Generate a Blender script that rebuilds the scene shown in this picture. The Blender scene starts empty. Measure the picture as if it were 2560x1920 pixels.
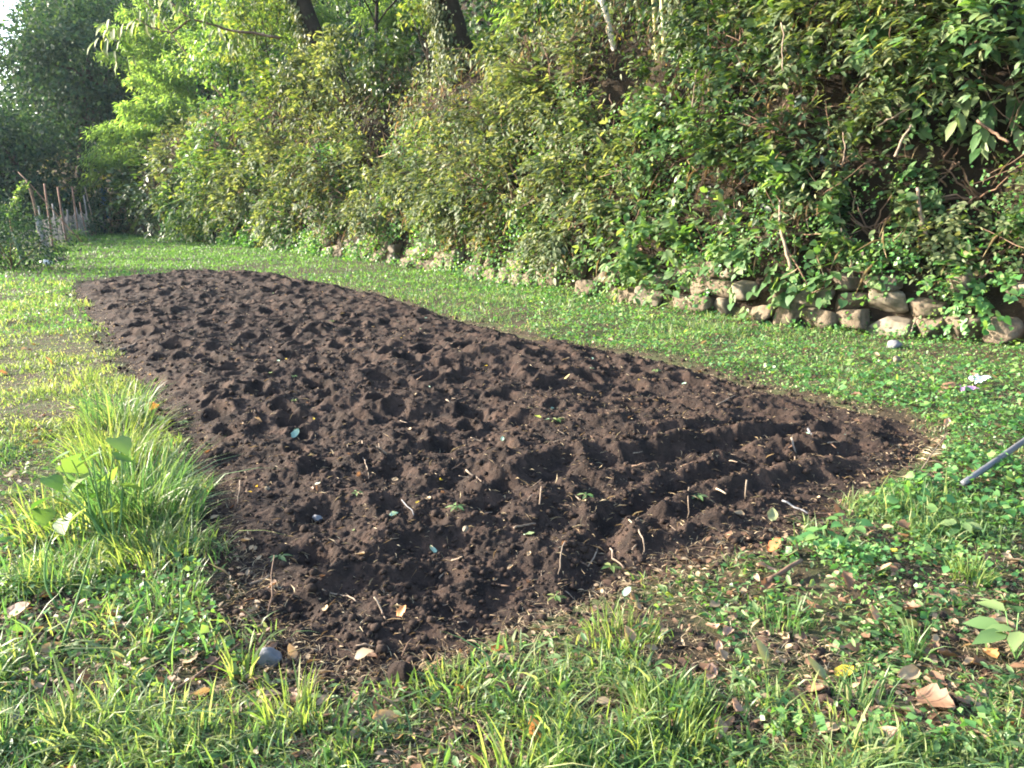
import bpy, math, random
import numpy as np
from math import radians, sin, cos, pi

# ------------------------------------------------------------------ camera, sky, sun, exposure
SC = bpy.context.scene
COL = SC.collection
PITCH = radians(13.0)
CAM_H = 1.5
FPX = 1990.0
cam_d = bpy.data.cameras.new('camera'); cam = bpy.data.objects.new('camera', cam_d); COL.objects.link(cam)
cam.location = (0, 0, CAM_H); cam.rotation_euler = (pi / 2 - PITCH, 0, 0)
cam_d.sensor_width = 36; cam_d.lens = 36 * FPX / 2560; cam_d.clip_start = 0.05; cam_d.clip_end = 2000
SC.camera = cam

SUN_EL = radians(19)
SUN_DIR = np.array([-0.975, 0.20]); SUN_DIR /= np.linalg.norm(SUN_DIR)      # ground direction towards the sun
W = bpy.data.worlds.new('World'); SC.world = W; W.use_nodes = True
nt = W.node_tree
bg = nt.nodes['Background']
sky = nt.nodes.new('ShaderNodeTexSky'); sky.sky_type = 'NISHITA'; sky.sun_disc = False
sky.sun_elevation = SUN_EL; sky.sun_rotation = math.atan2(SUN_DIR[0], SUN_DIR[1])
sky.air_density = 1.0; sky.dust_density = 1.5; sky.ozone_density = 1.0
nt.links.new(sky.outputs[0], bg.inputs[0]); bg.inputs[1].default_value = 0.15
sun_d = bpy.data.lights.new('sun', 'SUN'); sun = bpy.data.objects.new('sun', sun_d); COL.objects.link(sun)
sun_d.energy = 5.0; sun_d.angle = radians(0.6); sun_d.color = (1.0, 0.89, 0.73)
from mathutils import Vector
sv = Vector((SUN_DIR[0] * cos(SUN_EL), SUN_DIR[1] * cos(SUN_EL), sin(SUN_EL)))
sun.rotation_euler = sv.to_track_quat('Z', 'Y').to_euler(); sun.location = (-20, 8, 25)
SC.view_settings.view_transform = 'Standard'; SC.view_settings.look = 'None'
SC.view_settings.exposure = 2.55; SC.view_settings.gamma = 1.0
SC.cycles.max_bounces = 6; SC.cycles.diffuse_bounces = 3; SC.cycles.glossy_bounces = 2
SC.cycles.transmission_bounces = 4; SC.cycles.transparent_max_bounces = 4
SC.cycles.filter_width = 1.9

RNG = np.random.default_rng(7)
random.seed(7)

# ------------------------------------------------------------------ numbers: noise, rays, terrain
def _hash(ix, iy, seed):
    h = (ix.astype(np.int64) * 374761393 + iy.astype(np.int64) * 668265263 + seed * 974634777) & 0xFFFFFFFF
    h = ((h ^ (h >> 13)) * 1274126177) & 0xFFFFFFFF
    return ((h ^ (h >> 16)) & 0xFFFF) / 65535.0
def vnoise(x, y, seed=0):
    ix = np.floor(x); iy = np.floor(y); fx = x - ix; fy = y - iy
    fx = fx * fx * fx * (fx * (fx * 6 - 15) + 10); fy = fy * fy * fy * (fy * (fy * 6 - 15) + 10)
    a = _hash(ix, iy, seed); b = _hash(ix + 1, iy, seed); c = _hash(ix, iy + 1, seed); d = _hash(ix + 1, iy + 1, seed)
    return (a + (b - a) * fx) * (1 - fy) + (c + (d - c) * fx) * fy - 0.5
def fbm(x, y, seed=0, octv=3):
    r = 0; a = 1.0
    for k in range(octv):
        r = r + a * vnoise(x * 2 ** k + 17.3 * k, y * 2 ** k - 9.1 * k, seed + k); a *= 0.5
    return r
def sstep(a, b, x):
    t = np.clip((x - a) / (b - a), 0, 1); return t * t * (3 - 2 * t)

def ray(px, py):
    dx = (px - 1280) / FPX; dy = (py - 960) / FPX
    return np.array([dx, cos(PITCH) - dy * sin(PITCH), -sin(PITCH) - dy * cos(PITCH)])
def G(px, py, z=0.0):
    r = ray(px, py); t = (z - CAM_H) / r[2]
    return np.array([0, 0, CAM_H]) + r * t
def at_depth(px, py, Y):
    r = ray(px, py); return np.array([0, 0, CAM_H]) + r * (Y / r[1])

P0 = np.array([4.96, 8.46]); DU = np.array([-0.588, 0.809]); DU /= np.linalg.norm(DU); DQ = np.array([DU[1], -DU[0]])
base_pts = np.array([[13.0, 3.5], [8.5, 5.9], [5.3, 8.4], [3.42, 9.8], [2.81, 10.6], [-0.06, 14.9], [-2.84, 19.3], [-6.26, 23.9], [-12.3, 30.6], [-20.5, 40.5], [-33, 55]])
_bu = (base_pts - P0) @ DU; _bq = (base_pts - P0) @ DQ
_us = np.linspace(-60, 200, 1041)
_q0 = np.interp(_us, _bu, _bq); _k = np.hanning(13); _k /= _k.sum(); _q0 = np.convolve(np.pad(_q0, 6, 'edge'), _k, 'valid')
def uq(x, y):
    dx = x - P0[0]; dy = y - P0[1]
    u = dx * DU[0] + dy * DU[1]; q = dx * DQ[0] + dy * DQ[1] - np.interp(u, _us, _q0)
    return u, q
def xy_uq(u, q):
    qq = q + np.interp(u, _us, _q0)
    return P0[0] + u * DU[0] + qq * DQ[0], P0[1] + u * DU[1] + qq * DQ[1]
QK = np.array([-1e3, 0.0, 0.05, 0.18, 0.40, 0.72, 1.1, 1.9, 4.5, 8, 14, 28, 60, 150, 400]); ZK = np.array([0, 0, 0.12, 0.70, 1.60, 2.80, 3.75, 4.35, 4.9, 6.4, 12, 22, 25, 25, 25])
edge_pts = np.array([[-9.6, -30], [-9.0, 6], [-9.1, 12], [-10.0, 15.8], [-12.6, 20.9], [-21.5, 40], [-60, 90], [-100, 130]])
def left_drop(x, y):
    ex = np.interp(y, edge_pts[:, 1], edge_pts[:, 0])
    return ex - x                                             # > 0 beyond the left edge
BED_PX = [(190, 702), (330, 692), (460, 680), (590, 676), (700, 688), (830, 712), (960, 738), (1050, 765), (1180, 805), (1330, 845), (1480, 868), (1640, 895),
          (1800, 935), (1960, 975), (2120, 1010), (2280, 1040), (2350, 1075), (2340, 1120), (2290, 1170), (2200, 1210), (2130, 1265), (2060, 1340), (1960, 1375), (1800, 1410),
          (1640, 1455), (1500, 1500), (1400, 1545), (1240, 1620), (1120, 1665), (1000, 1695), (880, 1700), (760, 1700), (680, 1670), (610, 1590), (560, 1480),
          (520, 1370), (490, 1250), (450, 1130), (390, 1040), (330, 950), (285, 880), (250, 830), (215, 775), (180, 730)]
BED = np.array([G(*p)[:2] for p in BED_PX])
def bed_dist(x, y):
    """signed distance to the outline of the tilled bed, > 0 inside"""
    sh = x.shape; x = x.ravel(); y = y.ravel()
    inside = np.zeros(x.shape, bool); dmin = np.full(x.shape, 1e9)
    n = len(BED)
    for i in range(n):
        ax, ay = BED[i]; bx, by = BED[(i + 1) % n]
        cond = ((ay > y) != (by > y))
        with np.errstate(divide='ignore', invalid='ignore'):
            xi = (bx - ax) * (y - ay) / (by - ay if by != ay else 1e-9) + ax
        inside ^= cond & (x < xi)
        ex, ey = bx - ax, by - ay; l2 = ex * ex + ey * ey
        t = np.clip(((x - ax) * ex + (y - ay) * ey) / l2, 0, 1)
        dmin = np.minimum(dmin, np.hypot(x - ax - t * ex, y - ay - t * ey))
    return np.where(inside, dmin, -dmin).reshape(sh)
HOLLOWS = []                                                  # dark hollows between the shrubs: x, y, radius, depth
def ground_z(x, y):
    x = np.asarray(x, float); y = np.asarray(y, float)
    u, q = uq(x, y)
    z = np.interp(q, QK, ZK)
    z = z + sstep(0.2, 1.2, q) * (0.65 * fbm(x * 0.45, y * 0.45, 3, 3) + .35 * fbm(x * 1.1, y * 1.1, 8, 2))
    for hx, hy, hr, hd in HOLLOWS: z = z - hd * sstep(.12, .5, q) * np.exp(-((x - hx) ** 2 + (y - hy) ** 2) / (hr * hr))
    e = left_drop(x, y)
    z = z - 1.9 * sstep(0.0, 3.2, e) + 0.05 * sstep(12, 60, e) * np.clip(e - 12, 0, 200)
    fl = (1 - sstep(0.0, 0.4, q))
    z = z + fl * (0.05 * fbm(x * 0.9, y * 0.9, 11, 3))
    return z
def bank_hit(px, py):
    r = ray(px, py); o = np.array([0, 0, CAM_H])
    t = np.linspace(2, 70, 4000); P = o[None] + r[None] * t[:, None]
    below = P[:, 2] < ground_z(P[:, 0], P[:, 1])
    i = int(np.argmax(below)) if below.any() else 2500
    return P[i]
HOLE_PX = ((975, 300, .85, 2.6), (960, 400, .75, 2.2), (2470, 390, .60, 2.4), (2400, 420, .45, 2.0), (1700, 180, .50, 1.6), (1480, 600, .34, 1.6), (1705, 440, .32, 1.6), (880, 490, .55, 2.0), (1870, 590, .30, 1.5), (2190, 530, .42, 1.8), (1900, 240, .40, 1.6), (430, 470, .9, 2.0), (1330, 430, .36, 1.6), (2060, 330, .34, 1.5), (1590, 590, .28, 1.4), (1190, 520, .4, 1.5), (700, 400, .5, 1.6), (2130, 230, .4, 1.6), (1560, 230, .4, 1.6), (1770, 520, .28, 1.4), (1060, 620, .4, 1.4), (560, 440, .6, 1.6))
_hp = [(bank_hit(a, b), r, d) for a, b, r, d in HOLE_PX]
HOLES = [(p + np.array([-DQ[0], -DQ[1], 0]) * .2, r) for p, r, d in _hp]
HOLLOWS += [(p[0] + DQ[0] * .1, p[1] + DQ[1] * .1, r * .8, d * .62) for p, r, d in _hp]
def open_at(P):
    """True where no foliage grows: the dark openings between the shrubs"""
    k = np.zeros(len(P), bool); w = .28 * fbm(P[:, 0] * 3 + P[:, 1], P[:, 2] * 3, 201, 2)
    for p, r in HOLES: k |= (np.sqrt(((P - p) ** 2 * np.array([1, 1, .8])).sum(1)) / r + w) < .82
    return k
def GZ(px, py):
    p = G(px, py, 0.0); z = float(ground_z(p[0], p[1])); return G(px, py, z)

# ------------------------------------------------------------------ mesh helpers
def mesh_obj(name, V, F, mat, parent=None, smooth=False, link=True):
    V = np.asarray(V, np.float32); F = np.asarray(F, np.int32)
    me = bpy.data.meshes.new(name)
    k = F.shape[1]
    me.vertices.add(len(V)); me.vertices.foreach_set('co', V.ravel())
    me.loops.add(F.size); me.loops.foreach_set('vertex_index', F.ravel())
    me.polygons.add(len(F)); me.polygons.foreach_set('loop_start', np.arange(0, F.size, k, dtype=np.int32))
    if smooth: me.polygons.foreach_set('use_smooth', np.ones(len(F), bool))
    me.update(calc_edges=True)
    me.materials.append(mat)
    o = bpy.data.objects.new(name, me); COL.objects.link(o)
    if parent is not None: o.parent = parent
    return o
def tag(o, label=None, cat=None, group=None, kind=None):
    if label: o['label'] = label
    if cat: o['category'] = cat
    if group: o['group'] = group
    if kind: o['kind'] = kind
    return o
def empty(name, loc, label, cat, group=None):
    o = bpy.data.objects.new(name, None); COL.objects.link(o); o.location = [float(v) for v in loc]; o.empty_display_size = 0.1
    return tag(o, label, cat, group)
class MB:
    """collects triangles"""
    def __init__(s): s.v = []; s.f = []; s.n = 0
    def add(s, V, F):
        V = np.asarray(V, float); F = np.asarray(F, int)
        s.v.append(V); s.f.append(F + s.n); s.n += len(V); return s
    def build(s, name, mat, parent=None, smooth=False, origin=None):
        V = np.concatenate(s.v)
        if origin is not None: V = V - np.asarray(origin)
        return mesh_obj(name, V, np.concatenate(s.f), mat, parent, smooth)
def norm(a):
    return a / np.maximum(np.linalg.norm(a, axis=-1, keepdims=True), 1e-9)
# leaf outlines: across, along, out of plane
T_DIA = (np.array([(0, 0, 0), (-.5, .42, .09), (0, 1, -.10), (.5, .42, .09), (0, .45, 0)]), np.array([(0, 4, 1), (4, 2, 1), (0, 3, 4), (4, 3, 2)]))
T_QUAD = (np.array([(0, 0, 0), (-.5, .45, .08), (0, 1, -.08), (.5, .45, .08)]), np.array([(0, 2, 1), (0, 3, 2)]))
T_OVAL = (np.array([(0, 0, 0), (-.40, .24, .07), (-.44, .58, .05), (0, 1, -.12), (.44, .58, .05), (.40, .24, .07), (0, .3, .0), (0, .66, -.02)]),
          np.array([(0, 6, 1), (6, 7, 2), (6, 2, 1), (7, 3, 2), (0, 5, 6), (5, 4, 7), (5, 7, 6), (4, 3, 7)]))
T_HEART = (np.array([(0, .05, 0), (-.3, -.06, .02), (-.52, .22, .06), (-.36, .62, .02), (0, 1, -.14), (.36, .62, .02), (.52, .22, .06), (.3, -.06, .02), (0, .45, -.03)]),
           np.array([(0, 2, 1), (0, 8, 2), (8, 3, 2), (8, 4, 3), (0, 7, 6), (0, 6, 8), (8, 6, 5), (8, 5, 4)]))
def leaves(pos, d, n, L, Wd, tmpl):
    pos = np.asarray(pos, float); N = len(pos); d = norm(d); n = norm(n - (n * d).sum(1, keepdims=True) * d); s = np.cross(d, n)
    L = np.broadcast_to(np.asarray(L, float), (N,)); Wd = np.broadcast_to(np.asarray(Wd, float), (N,))
    t, f = tmpl; m = len(t)
    V = pos[:, None] + s[:, None] * (Wd[:, None, None] * t[None, :, 0:1]) + d[:, None] * (L[:, None, None] * t[None, :, 1:2]) + n[:, None] * (L[:, None, None] * t[None, :, 2:3])
    F = f[None] + (np.arange(N) * m)[:, None, None]
    return V.reshape(-1, 3), F.reshape(-1, 3)
def blades(pos, h, w, lean, bend, rng, kink=0.0):
    """curved grass blades; lean = ground direction, bend = how far the tip runs out"""
    N = len(pos); ts = np.array([0, .4, .75, 1.0]); ws = np.array([1.0, .9, .6, 0])
    up = np.array([0, 0, 1.0]); ld = np.stack([np.cos(lean), np.sin(lean), 0 * lean], 1)
    a = rng.uniform(0, 2 * pi, N); sd = np.stack([np.cos(a), np.sin(a), 0 * a], 1)
    V = np.zeros((N, 7, 3)); j = 0
    for t, wk in zip(ts, ws):
        c = pos + up * (h * (t - 0.42 * np.clip(bend / np.maximum(h, 1e-3), 0, 1.6) * t ** 2.2))[:, None] + ld * (bend * t ** 1.7)[:, None]
        if wk > 0:
            V[:, j] = c - sd * (w * wk * .5)[:, None]; V[:, j + 1] = c + sd * (w * wk * .5)[:, None]; j += 2
        else: V[:, j] = c
    f = np.array([(0, 1, 3), (0, 3, 2), (2, 3, 5), (2, 5, 4), (4, 5, 6)])
    F = f[None] + (np.arange(N) * 7)[:, None, None]
    return V.reshape(-1, 3), F.reshape(-1, 3)
def tube(pts, rad, sides=6, cap=True):
    pts = np.asarray(pts, float); n = len(pts); rad = np.broadcast_to(np.asarray(rad, float), (n,))
    tg = norm(np.gradient(pts, axis=0)); ref = np.array([0.31, 0.2, 0.93]) if abs(tg[0][2]) < .8 else np.array([1.0, .1, 0])
    V = []; x = np.cross(tg[0], ref); x /= np.linalg.norm(x)
    for i in range(n):
        x = x - tg[i] * (x @ tg[i]); x /= np.linalg.norm(x); y = np.cross(tg[i], x)
        a = np.arange(sides) * 2 * pi / sides
        V.append(pts[i] + rad[i] * (np.cos(a)[:, None] * x + np.sin(a)[:, None] * y))
    V = np.concatenate(V); F = []
    for i in range(n - 1):
        for k in range(sides):
            a, b = i * sides + k, i * sides + (k + 1) % sides; c, d = a + sides, b + sides
            F += [(a, b, d), (a, d, c)]
    if cap:
        V = np.vstack([V, pts[0], pts[-1]]); c0, c1 = len(V) - 2, len(V) - 1
        for k in range(sides):
            F.append((c0, (k + 1) % sides, k)); F.append((c1, (n - 1) * sides + k, (n - 1) * sides + (k + 1) % sides))
    return V, np.array(F)
def wiggle(p, q, n, amp, rng, sag=0.0):
    t = np.linspace(0, 1, n)[:, None]; P = np.asarray(p) * (1 - t) + np.asarray(q) * t
    o = rng.normal(0, amp, (n, 3)); o[0] = 0; o = np.cumsum(o, 0) * 0.6; o -= t * o[-1]
    P = P + o; P[:, 2] -= sag * np.sin(t[:, 0] * pi); return P
def box(cx, cy, cz, sx, sy, sz):
    V = np.array([(x, y, z) for x in (-.5, .5) for y in (-.5, .5) for z in (-.5, .5)]) * (sx, sy, sz) + (cx, cy, cz)
    F = np.array([(0, 1, 3), (0, 3, 2), (4, 6, 7), (4, 7, 5), (0, 4, 5), (0, 5, 1), (2, 3, 7), (2, 7, 6), (0, 2, 6), (0, 6, 4), (1, 5, 7), (1, 7, 3)])
    return V, F
def ico(sub=2):
    import bmesh
    bm = bmesh.new(); bmesh.ops.create_icosphere(bm, subdivisions=sub, radius=1.0)
    V = np.array([v.co[:] for v in bm.verts]); F = np.array([[v.index for v in f.verts] for f in bm.faces]); bm.free(); return V, F
ICO1, ICO2, ICO3 = ico(1), ico(2), ico(3)
def rock(rng, size, rough=0.25, base=None, cut=5, block=False):
    V, F = base or ICO3; V = V.copy()
    if block: V = V / (np.abs(V) ** 9).sum(1, keepdims=True) ** (1 / 9); V = V * (1 + rng.uniform(-.22, .22, 3) * V[:, [1, 2, 0]])      # a rough hewn block with uneven faces
    for k in range(cut):                                      # chop flat faces
        n = norm(rng.normal(0, 1, 3)); dd = rng.uniform(.60, .88); s = V @ n; V -= np.where(s > dd, s - dd, 0)[:, None] * n
    ph = rng.uniform(0, 50)
    V *= (1 + rough * .22 * (fbm(V[:, 0] * 2.1 + ph, V[:, 1] * 2.1 + V[:, 2] * 1.7, 5, 3)))[:, None]
    return V * np.asarray(size), F

# ------------------------------------------------------------------ materials
def new_mat(name):
    m = bpy.data.materials.new(name); m.use_nodes = True; nt = m.node_tree; nt.nodes.clear()
    out = nt.nodes.new('ShaderNodeOutputMaterial'); return m, nt, out
def ramp(nt, stops):
    r = nt.nodes.new('ShaderNodeValToRGB'); e = r.color_ramp.elements
    while len(e) < len(stops): e.new(0.5)
    for el, (p, c) in zip(e, stops): el.position = p; el.color = (*c, 1)
    return r
def noise(nt, scale, detail=4, rough=.6, coord='Object'):
    tc = nt.nodes.new('ShaderNodeTexCoord'); n = nt.nodes.new('ShaderNodeTexNoise'); n.inputs['Scale'].default_value = scale
    n.inputs['Detail'].default_value = detail; n.inputs['Roughness'].default_value = rough; nt.links.new(tc.outputs[coord], n.inputs['Vector']); return n
def leaf_mat(name, cols, trans=0.35, tcol=(1.25, 1.15, .55), rough=.42, spec=.5, clump=2.0):
    m, nt, out = new_mat(name); L = nt.links
    geo = nt.nodes.new('ShaderNodeNewGeometry'); ns = noise(nt, clump, 2)
    add = nt.nodes.new('ShaderNodeMath'); add.operation = 'MULTIPLY_ADD'; L.new(ns.outputs[0], add.inputs[0]); add.inputs[1].default_value = 0.9
    mul = nt.nodes.new('ShaderNodeMath'); mul.operation = 'MULTIPLY_ADD'; L.new(geo.outputs['Random Per Island'], mul.inputs[0]); mul.inputs[1].default_value = .75; mul.inputs[2].default_value = -.33
    L.new(mul.outputs[0], add.inputs[2])
    n = len(cols); rp = ramp(nt, [(0.06 + .88 * i / (n - 1), c) for i, c in enumerate(cols)]); L.new(add.outputs[0], rp.inputs[0])
    bs = nt.nodes.new('ShaderNodeBsdfPrincipled'); L.new(rp.outputs[0], bs.inputs['Base Color']); bs.inputs['Roughness'].default_value = rough; bs.inputs['Specular IOR Level'].default_value = spec
    tr = nt.nodes.new('ShaderNodeBsdfTranslucent'); mx = nt.nodes.new('ShaderNodeMix'); mx.data_type = 'RGBA'; mx.blend_type = 'MULTIPLY'; mx.inputs[0].default_value = 1
    L.new(rp.outputs[0], mx.inputs[6]); mx.inputs[7].default_value = (*[v * 1.6 for v in tcol], 1); L.new(mx.outputs[2], tr.inputs[0])
    ms = nt.nodes.new('ShaderNodeMixShader'); ms.inputs[0].default_value = trans; L.new(bs.outputs[0], ms.inputs[1]); L.new(tr.outputs[0], ms.inputs[2]); L.new(ms.outputs[0], out.inputs[0])
    return m
def rough_mat(name, cols, scale=8, rough=.85, bump=.4, bscale=30, spec=.3, bdist=.02):
    m, nt, out = new_mat(name); L = nt.links
    ns = noise(nt, scale, 6, .65); n = len(cols); rp = ramp(nt, [(.3 + .4 * i / (n - 1), c) for i, c in enumerate(cols)]); L.new(ns.outputs[0], rp.inputs[0])
    bs = nt.nodes.new('ShaderNodeBsdfPrincipled'); L.new(rp.outputs[0], bs.inputs['Base Color']); bs.inputs['Roughness'].default_value = rough; bs.inputs['Specular IOR Level'].default_value = spec
    b = noise(nt, bscale, 5, .7); bp = nt.nodes.new('ShaderNodeBump'); bp.inputs['Strength'].default_value = bump; bp.inputs['Distance'].default_value = bdist
    L.new(b.outputs[0], bp.inputs['Height']); L.new(bp.outputs[0], bs.inputs['Normal']); L.new(bs.outputs[0], out.inputs[0]); return m
M = {}
M['soil'] = rough_mat('tilled_soil', [(.014, .0105, .0092), (.030, .0205, .0165), (.060, .0380, .0285)], 6, .95, .9, 55, .15, .02)
M['earth'] = rough_mat('bare_earth', [(.026, .020, .013), (.050, .038, .024), (.045, .055, .022), (.05, .035, .022)], 3, .95, .8, 40, .15, .02)
M['bank_shade'] = rough_mat('shade_dark_earth', [(.010, .008, .006), (.024, .017, .011), (.040, .028, .016)], 5, .95, .9, 30, .15, .03)  # bank earth darkened: the deep shade of the hollows is put into its colour
M['crumb'] = rough_mat('soil_crumb', [(.016, .0110, .009), (.046, .031, .024)], 15, .95, .6, 80, .15, .01)
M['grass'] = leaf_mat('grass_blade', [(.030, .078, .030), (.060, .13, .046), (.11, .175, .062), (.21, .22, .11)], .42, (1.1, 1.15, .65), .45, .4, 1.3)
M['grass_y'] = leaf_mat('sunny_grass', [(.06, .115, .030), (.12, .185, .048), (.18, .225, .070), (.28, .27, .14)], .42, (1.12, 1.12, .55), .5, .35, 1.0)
M['grass_far'] = leaf_mat('path_grass', [(.04, .10, .03), (.065, .145, .045), (.10, .18, .05)], .4, (1.15, 1.15, .5), .5, .3, .6)
M['straw'] = leaf_mat('dry_straw', [(.10, .065, .035), (.20, .14, .08), (.32, .25, .15), (.42, .35, .24)], .15, (1.1, 1, .7), .6, .3, 3)
M['clover'] = leaf_mat('clover_leaf', [(.03, .10, .03), (.06, .165, .050), (.11, .22, .065), (.20, .28, .09)], .36, (1.15, 1.2, .45), .45, .4, 1.4)
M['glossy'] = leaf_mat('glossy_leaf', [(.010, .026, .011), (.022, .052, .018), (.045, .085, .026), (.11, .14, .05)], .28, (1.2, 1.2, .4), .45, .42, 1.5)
M['pale'] = leaf_mat('pale_leaf', [(.028, .052, .022), (.066, .10, .042), (.125, .155, .075), (.20, .21, .12)], .38, (1.2, 1.15, .45), .55, .3, 1.5)
M['fresh'] = leaf_mat('fresh_leaf', [(.030, .080, .028), (.065, .135, .046), (.115, .185, .070), (.18, .225, .10)], .40, (1.2, 1.2, .42), .52, .32, 1.5)
M['yellowish'] = leaf_mat('yellow_green_leaf', [(.030, .068, .022), (.066, .115, .034), (.11, .155, .050), (.18, .19, .07)], .40, (1.15, 1.15, .4), .6, .25, 1.2)
M['lance'] = leaf_mat('lance_leaf', [(.024, .045, .018), (.058, .09, .036), (.11, .14, .062), (.18, .19, .105)], .38, (1.2, 1.15, .45), .55, .3, 1.5)
M['under'] = leaf_mat('undergrowth_leaf', [(.030, .017, .010), (.018, .032, .012), (.045, .068, .020), (.10, .115, .045), (.17, .12, .065)], .33, (1.2, 1.1, .45), .6, .25, .8)
M['plume'] = leaf_mat('bamboo_leaf', [(.07, .14, .045), (.12, .21, .07), (.17, .26, .09), (.24, .31, .12)], .48, (1.2, 1.2, .45), .5, .4, .5)
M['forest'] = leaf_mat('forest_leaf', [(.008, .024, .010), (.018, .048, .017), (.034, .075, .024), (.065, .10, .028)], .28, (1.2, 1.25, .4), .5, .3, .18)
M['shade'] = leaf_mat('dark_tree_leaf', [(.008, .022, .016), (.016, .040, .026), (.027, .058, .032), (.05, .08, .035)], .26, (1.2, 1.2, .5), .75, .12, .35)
M['ivy'] = leaf_mat('ivy_leaf', [(.02, .04, .016), (.05, .08, .032), (.10, .125, .058), (.16, .17, .09)], .3, (1.2, 1.1, .4), .55, .3, 2)
M['bark'] = rough_mat('dark_bark', [(.018, .013, .010), (.05, .037, .028)], 6, .95, .8, 25, .2, .03)
M['bark_pale'] = rough_mat('pale_bark', [(.22, .20, .16), (.42, .39, .33), (.50, .47, .40)], 5, .8, .4, 20, .3, .01)
M['culm'] = rough_mat('bamboo_culm', [(.20, .19, .07), (.32, .29, .13), (.28, .22, .10)], 3, .5, .2, 15, .4, .005)
M['stem'] = rough_mat('woody_stem', [(.06, .035, .022), (.14, .085, .055), (.20, .14, .10)], 6, .85, .5, 40, .3, .01)
M['stem_pale'] = rough_mat('dry_stem', [(.10, .070, .048), (.19, .140, .10), (.30, .24, .18)], 9, .8, .4, 60, .3, .006)
M['stem_green'] = rough_mat('green_stem', [(.05, .12, .03), (.10, .20, .06), (.13, .22, .10)], 6, .5, .2, 40, .4, .004)
M['stone'] = rough_mat('wall_stone', [(.035, .042, .018), (.085, .066, .046), (.145, .112, .080), (.07, .075, .045)], 5.5, .9, 1.0, 14, .3, .03)
M['stone_pale'] = rough_mat('pale_stone', [(.05, .052, .03), (.14, .115, .085), (.22, .19, .15)], 5, .85, .6, 18, .3, .03)
M['stone_grey'] = rough_mat('grey_stone', [(.07, .075, .08), (.15, .15, .16), (.22, .22, .22)], 5, .85, .6, 20, .3, .02)
M['post_rust'] = rough_mat('reddish_wood', [(.10, .05, .04), (.19, .105, .075), (.25, .16, .12)], 6, .85, .4, 30, .3, .01)
M['post_grey'] = rough_mat('weathered_wood', [(.10, .095, .095), (.18, .17, .165), (.25, .235, .22)], 6, .85, .4, 30, .3, .01)
M['post_green'] = rough_mat('green_paint', [(.015, .06, .045), (.025, .085, .065)], 6, .5, .2, 30, .4, .005)
M['rod'] = rough_mat('grey_pipe', [(.075, .080, .095), (.12, .125, .14)], 4, .45, .15, 60, .5, .003)
M['board'] = rough_mat('dark_blue_board', [(.012, .016, .032), (.025, .032, .055)], 3, .7, .2, 20, .3, .005)
M['white'] = rough_mat('white_plastic', [(.62, .62, .64), (.78, .78, .80)], 8, .5, .2, 30, .5, .004)
M['pink'] = rough_mat('pink_film', [(.55, .25, .50), (.68, .36, .62)], 8, .4, .2, 40, .5, .004)
M['blue'] = rough_mat('blue_sheet', [(.03, .08, .22), (.05, .14, .33)], 3, .6, .2, 20, .3, .005)
def dry_leaf(name, c, t=.2): return leaf_mat(name, [tuple(v * .6 for v in c), c, tuple(min(1, v * 1.35) for v in c)], t, (1.2, 1, .6), .6, .35, 9)
for k, c in dict(brown=(.14, .08, .048), tan=(.25, .185, .115), rust=(.30, .10, .03), orange=(.42, .19, .07), yellow=(.52, .38, .04), pinkish=(.30, .19, .135), olive=(.17, .19, .09), mint=(.24, .36, .27), dgreen=(.035, .075, .035), cream=(.58, .58, .44), lime=(.28, .36, .05)).items():
    M['dl_' + k] = dry_leaf(k + '_fallen_leaf', c)
def net_mat():
    m, nt, out = new_mat('fence_net'); L = nt.links
    bs = nt.nodes.new('ShaderNodeBsdfPrincipled'); bs.inputs['Base Color'].default_value = (.13, .125, .14, 1); bs.inputs['Roughness'].default_value = .6
    L.new(bs.outputs[0], out.inputs[0]); return m
M['net'] = net_mat()

# ------------------------------------------------------------------ the ground
def build_ground():
    us = np.concatenate([np.linspace(-120, -14, 20), np.arange(-13, 50, .16), np.geomspace(50.5, 210, 30)])
    qs = np.concatenate([-np.geomspace(210, 20.5, 24), np.arange(-20, -6, .3), np.arange(-6, -.3, .12), np.arange(-.3, 1.2, .05), np.arange(1.2, 6, .12), np.geomspace(6.1, 210, 32)])
    Uu, Qq = np.meshgrid(us, qs, indexing='ij'); X, Y = xy_uq(Uu, Qq); Z = ground_z(X, Y)
    Z = Z - .15 * sstep(.02, .30, bed_dist(X, Y))
    V = np.stack([X, Y, Z], -1).reshape(-1, 3); n, m = X.shape
    i, j = np.meshgrid(np.arange(n - 1), np.arange(m - 1), indexing='ij'); a = (i * m + j).ravel()
    F = np.stack([a, a + m, a + m + 1, a + 1], 1)[:, ::-1]
    ob = mesh_obj('ground', V, F, M['earth'], smooth=True); ob.data.materials.append(M['bank_shade']); qf = Qq.ravel()[a]; ob.data.polygons.foreach_set('material_index', (qf > .02).astype(np.int32)); return tag(ob, kind='structure')
build_ground()

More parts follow.
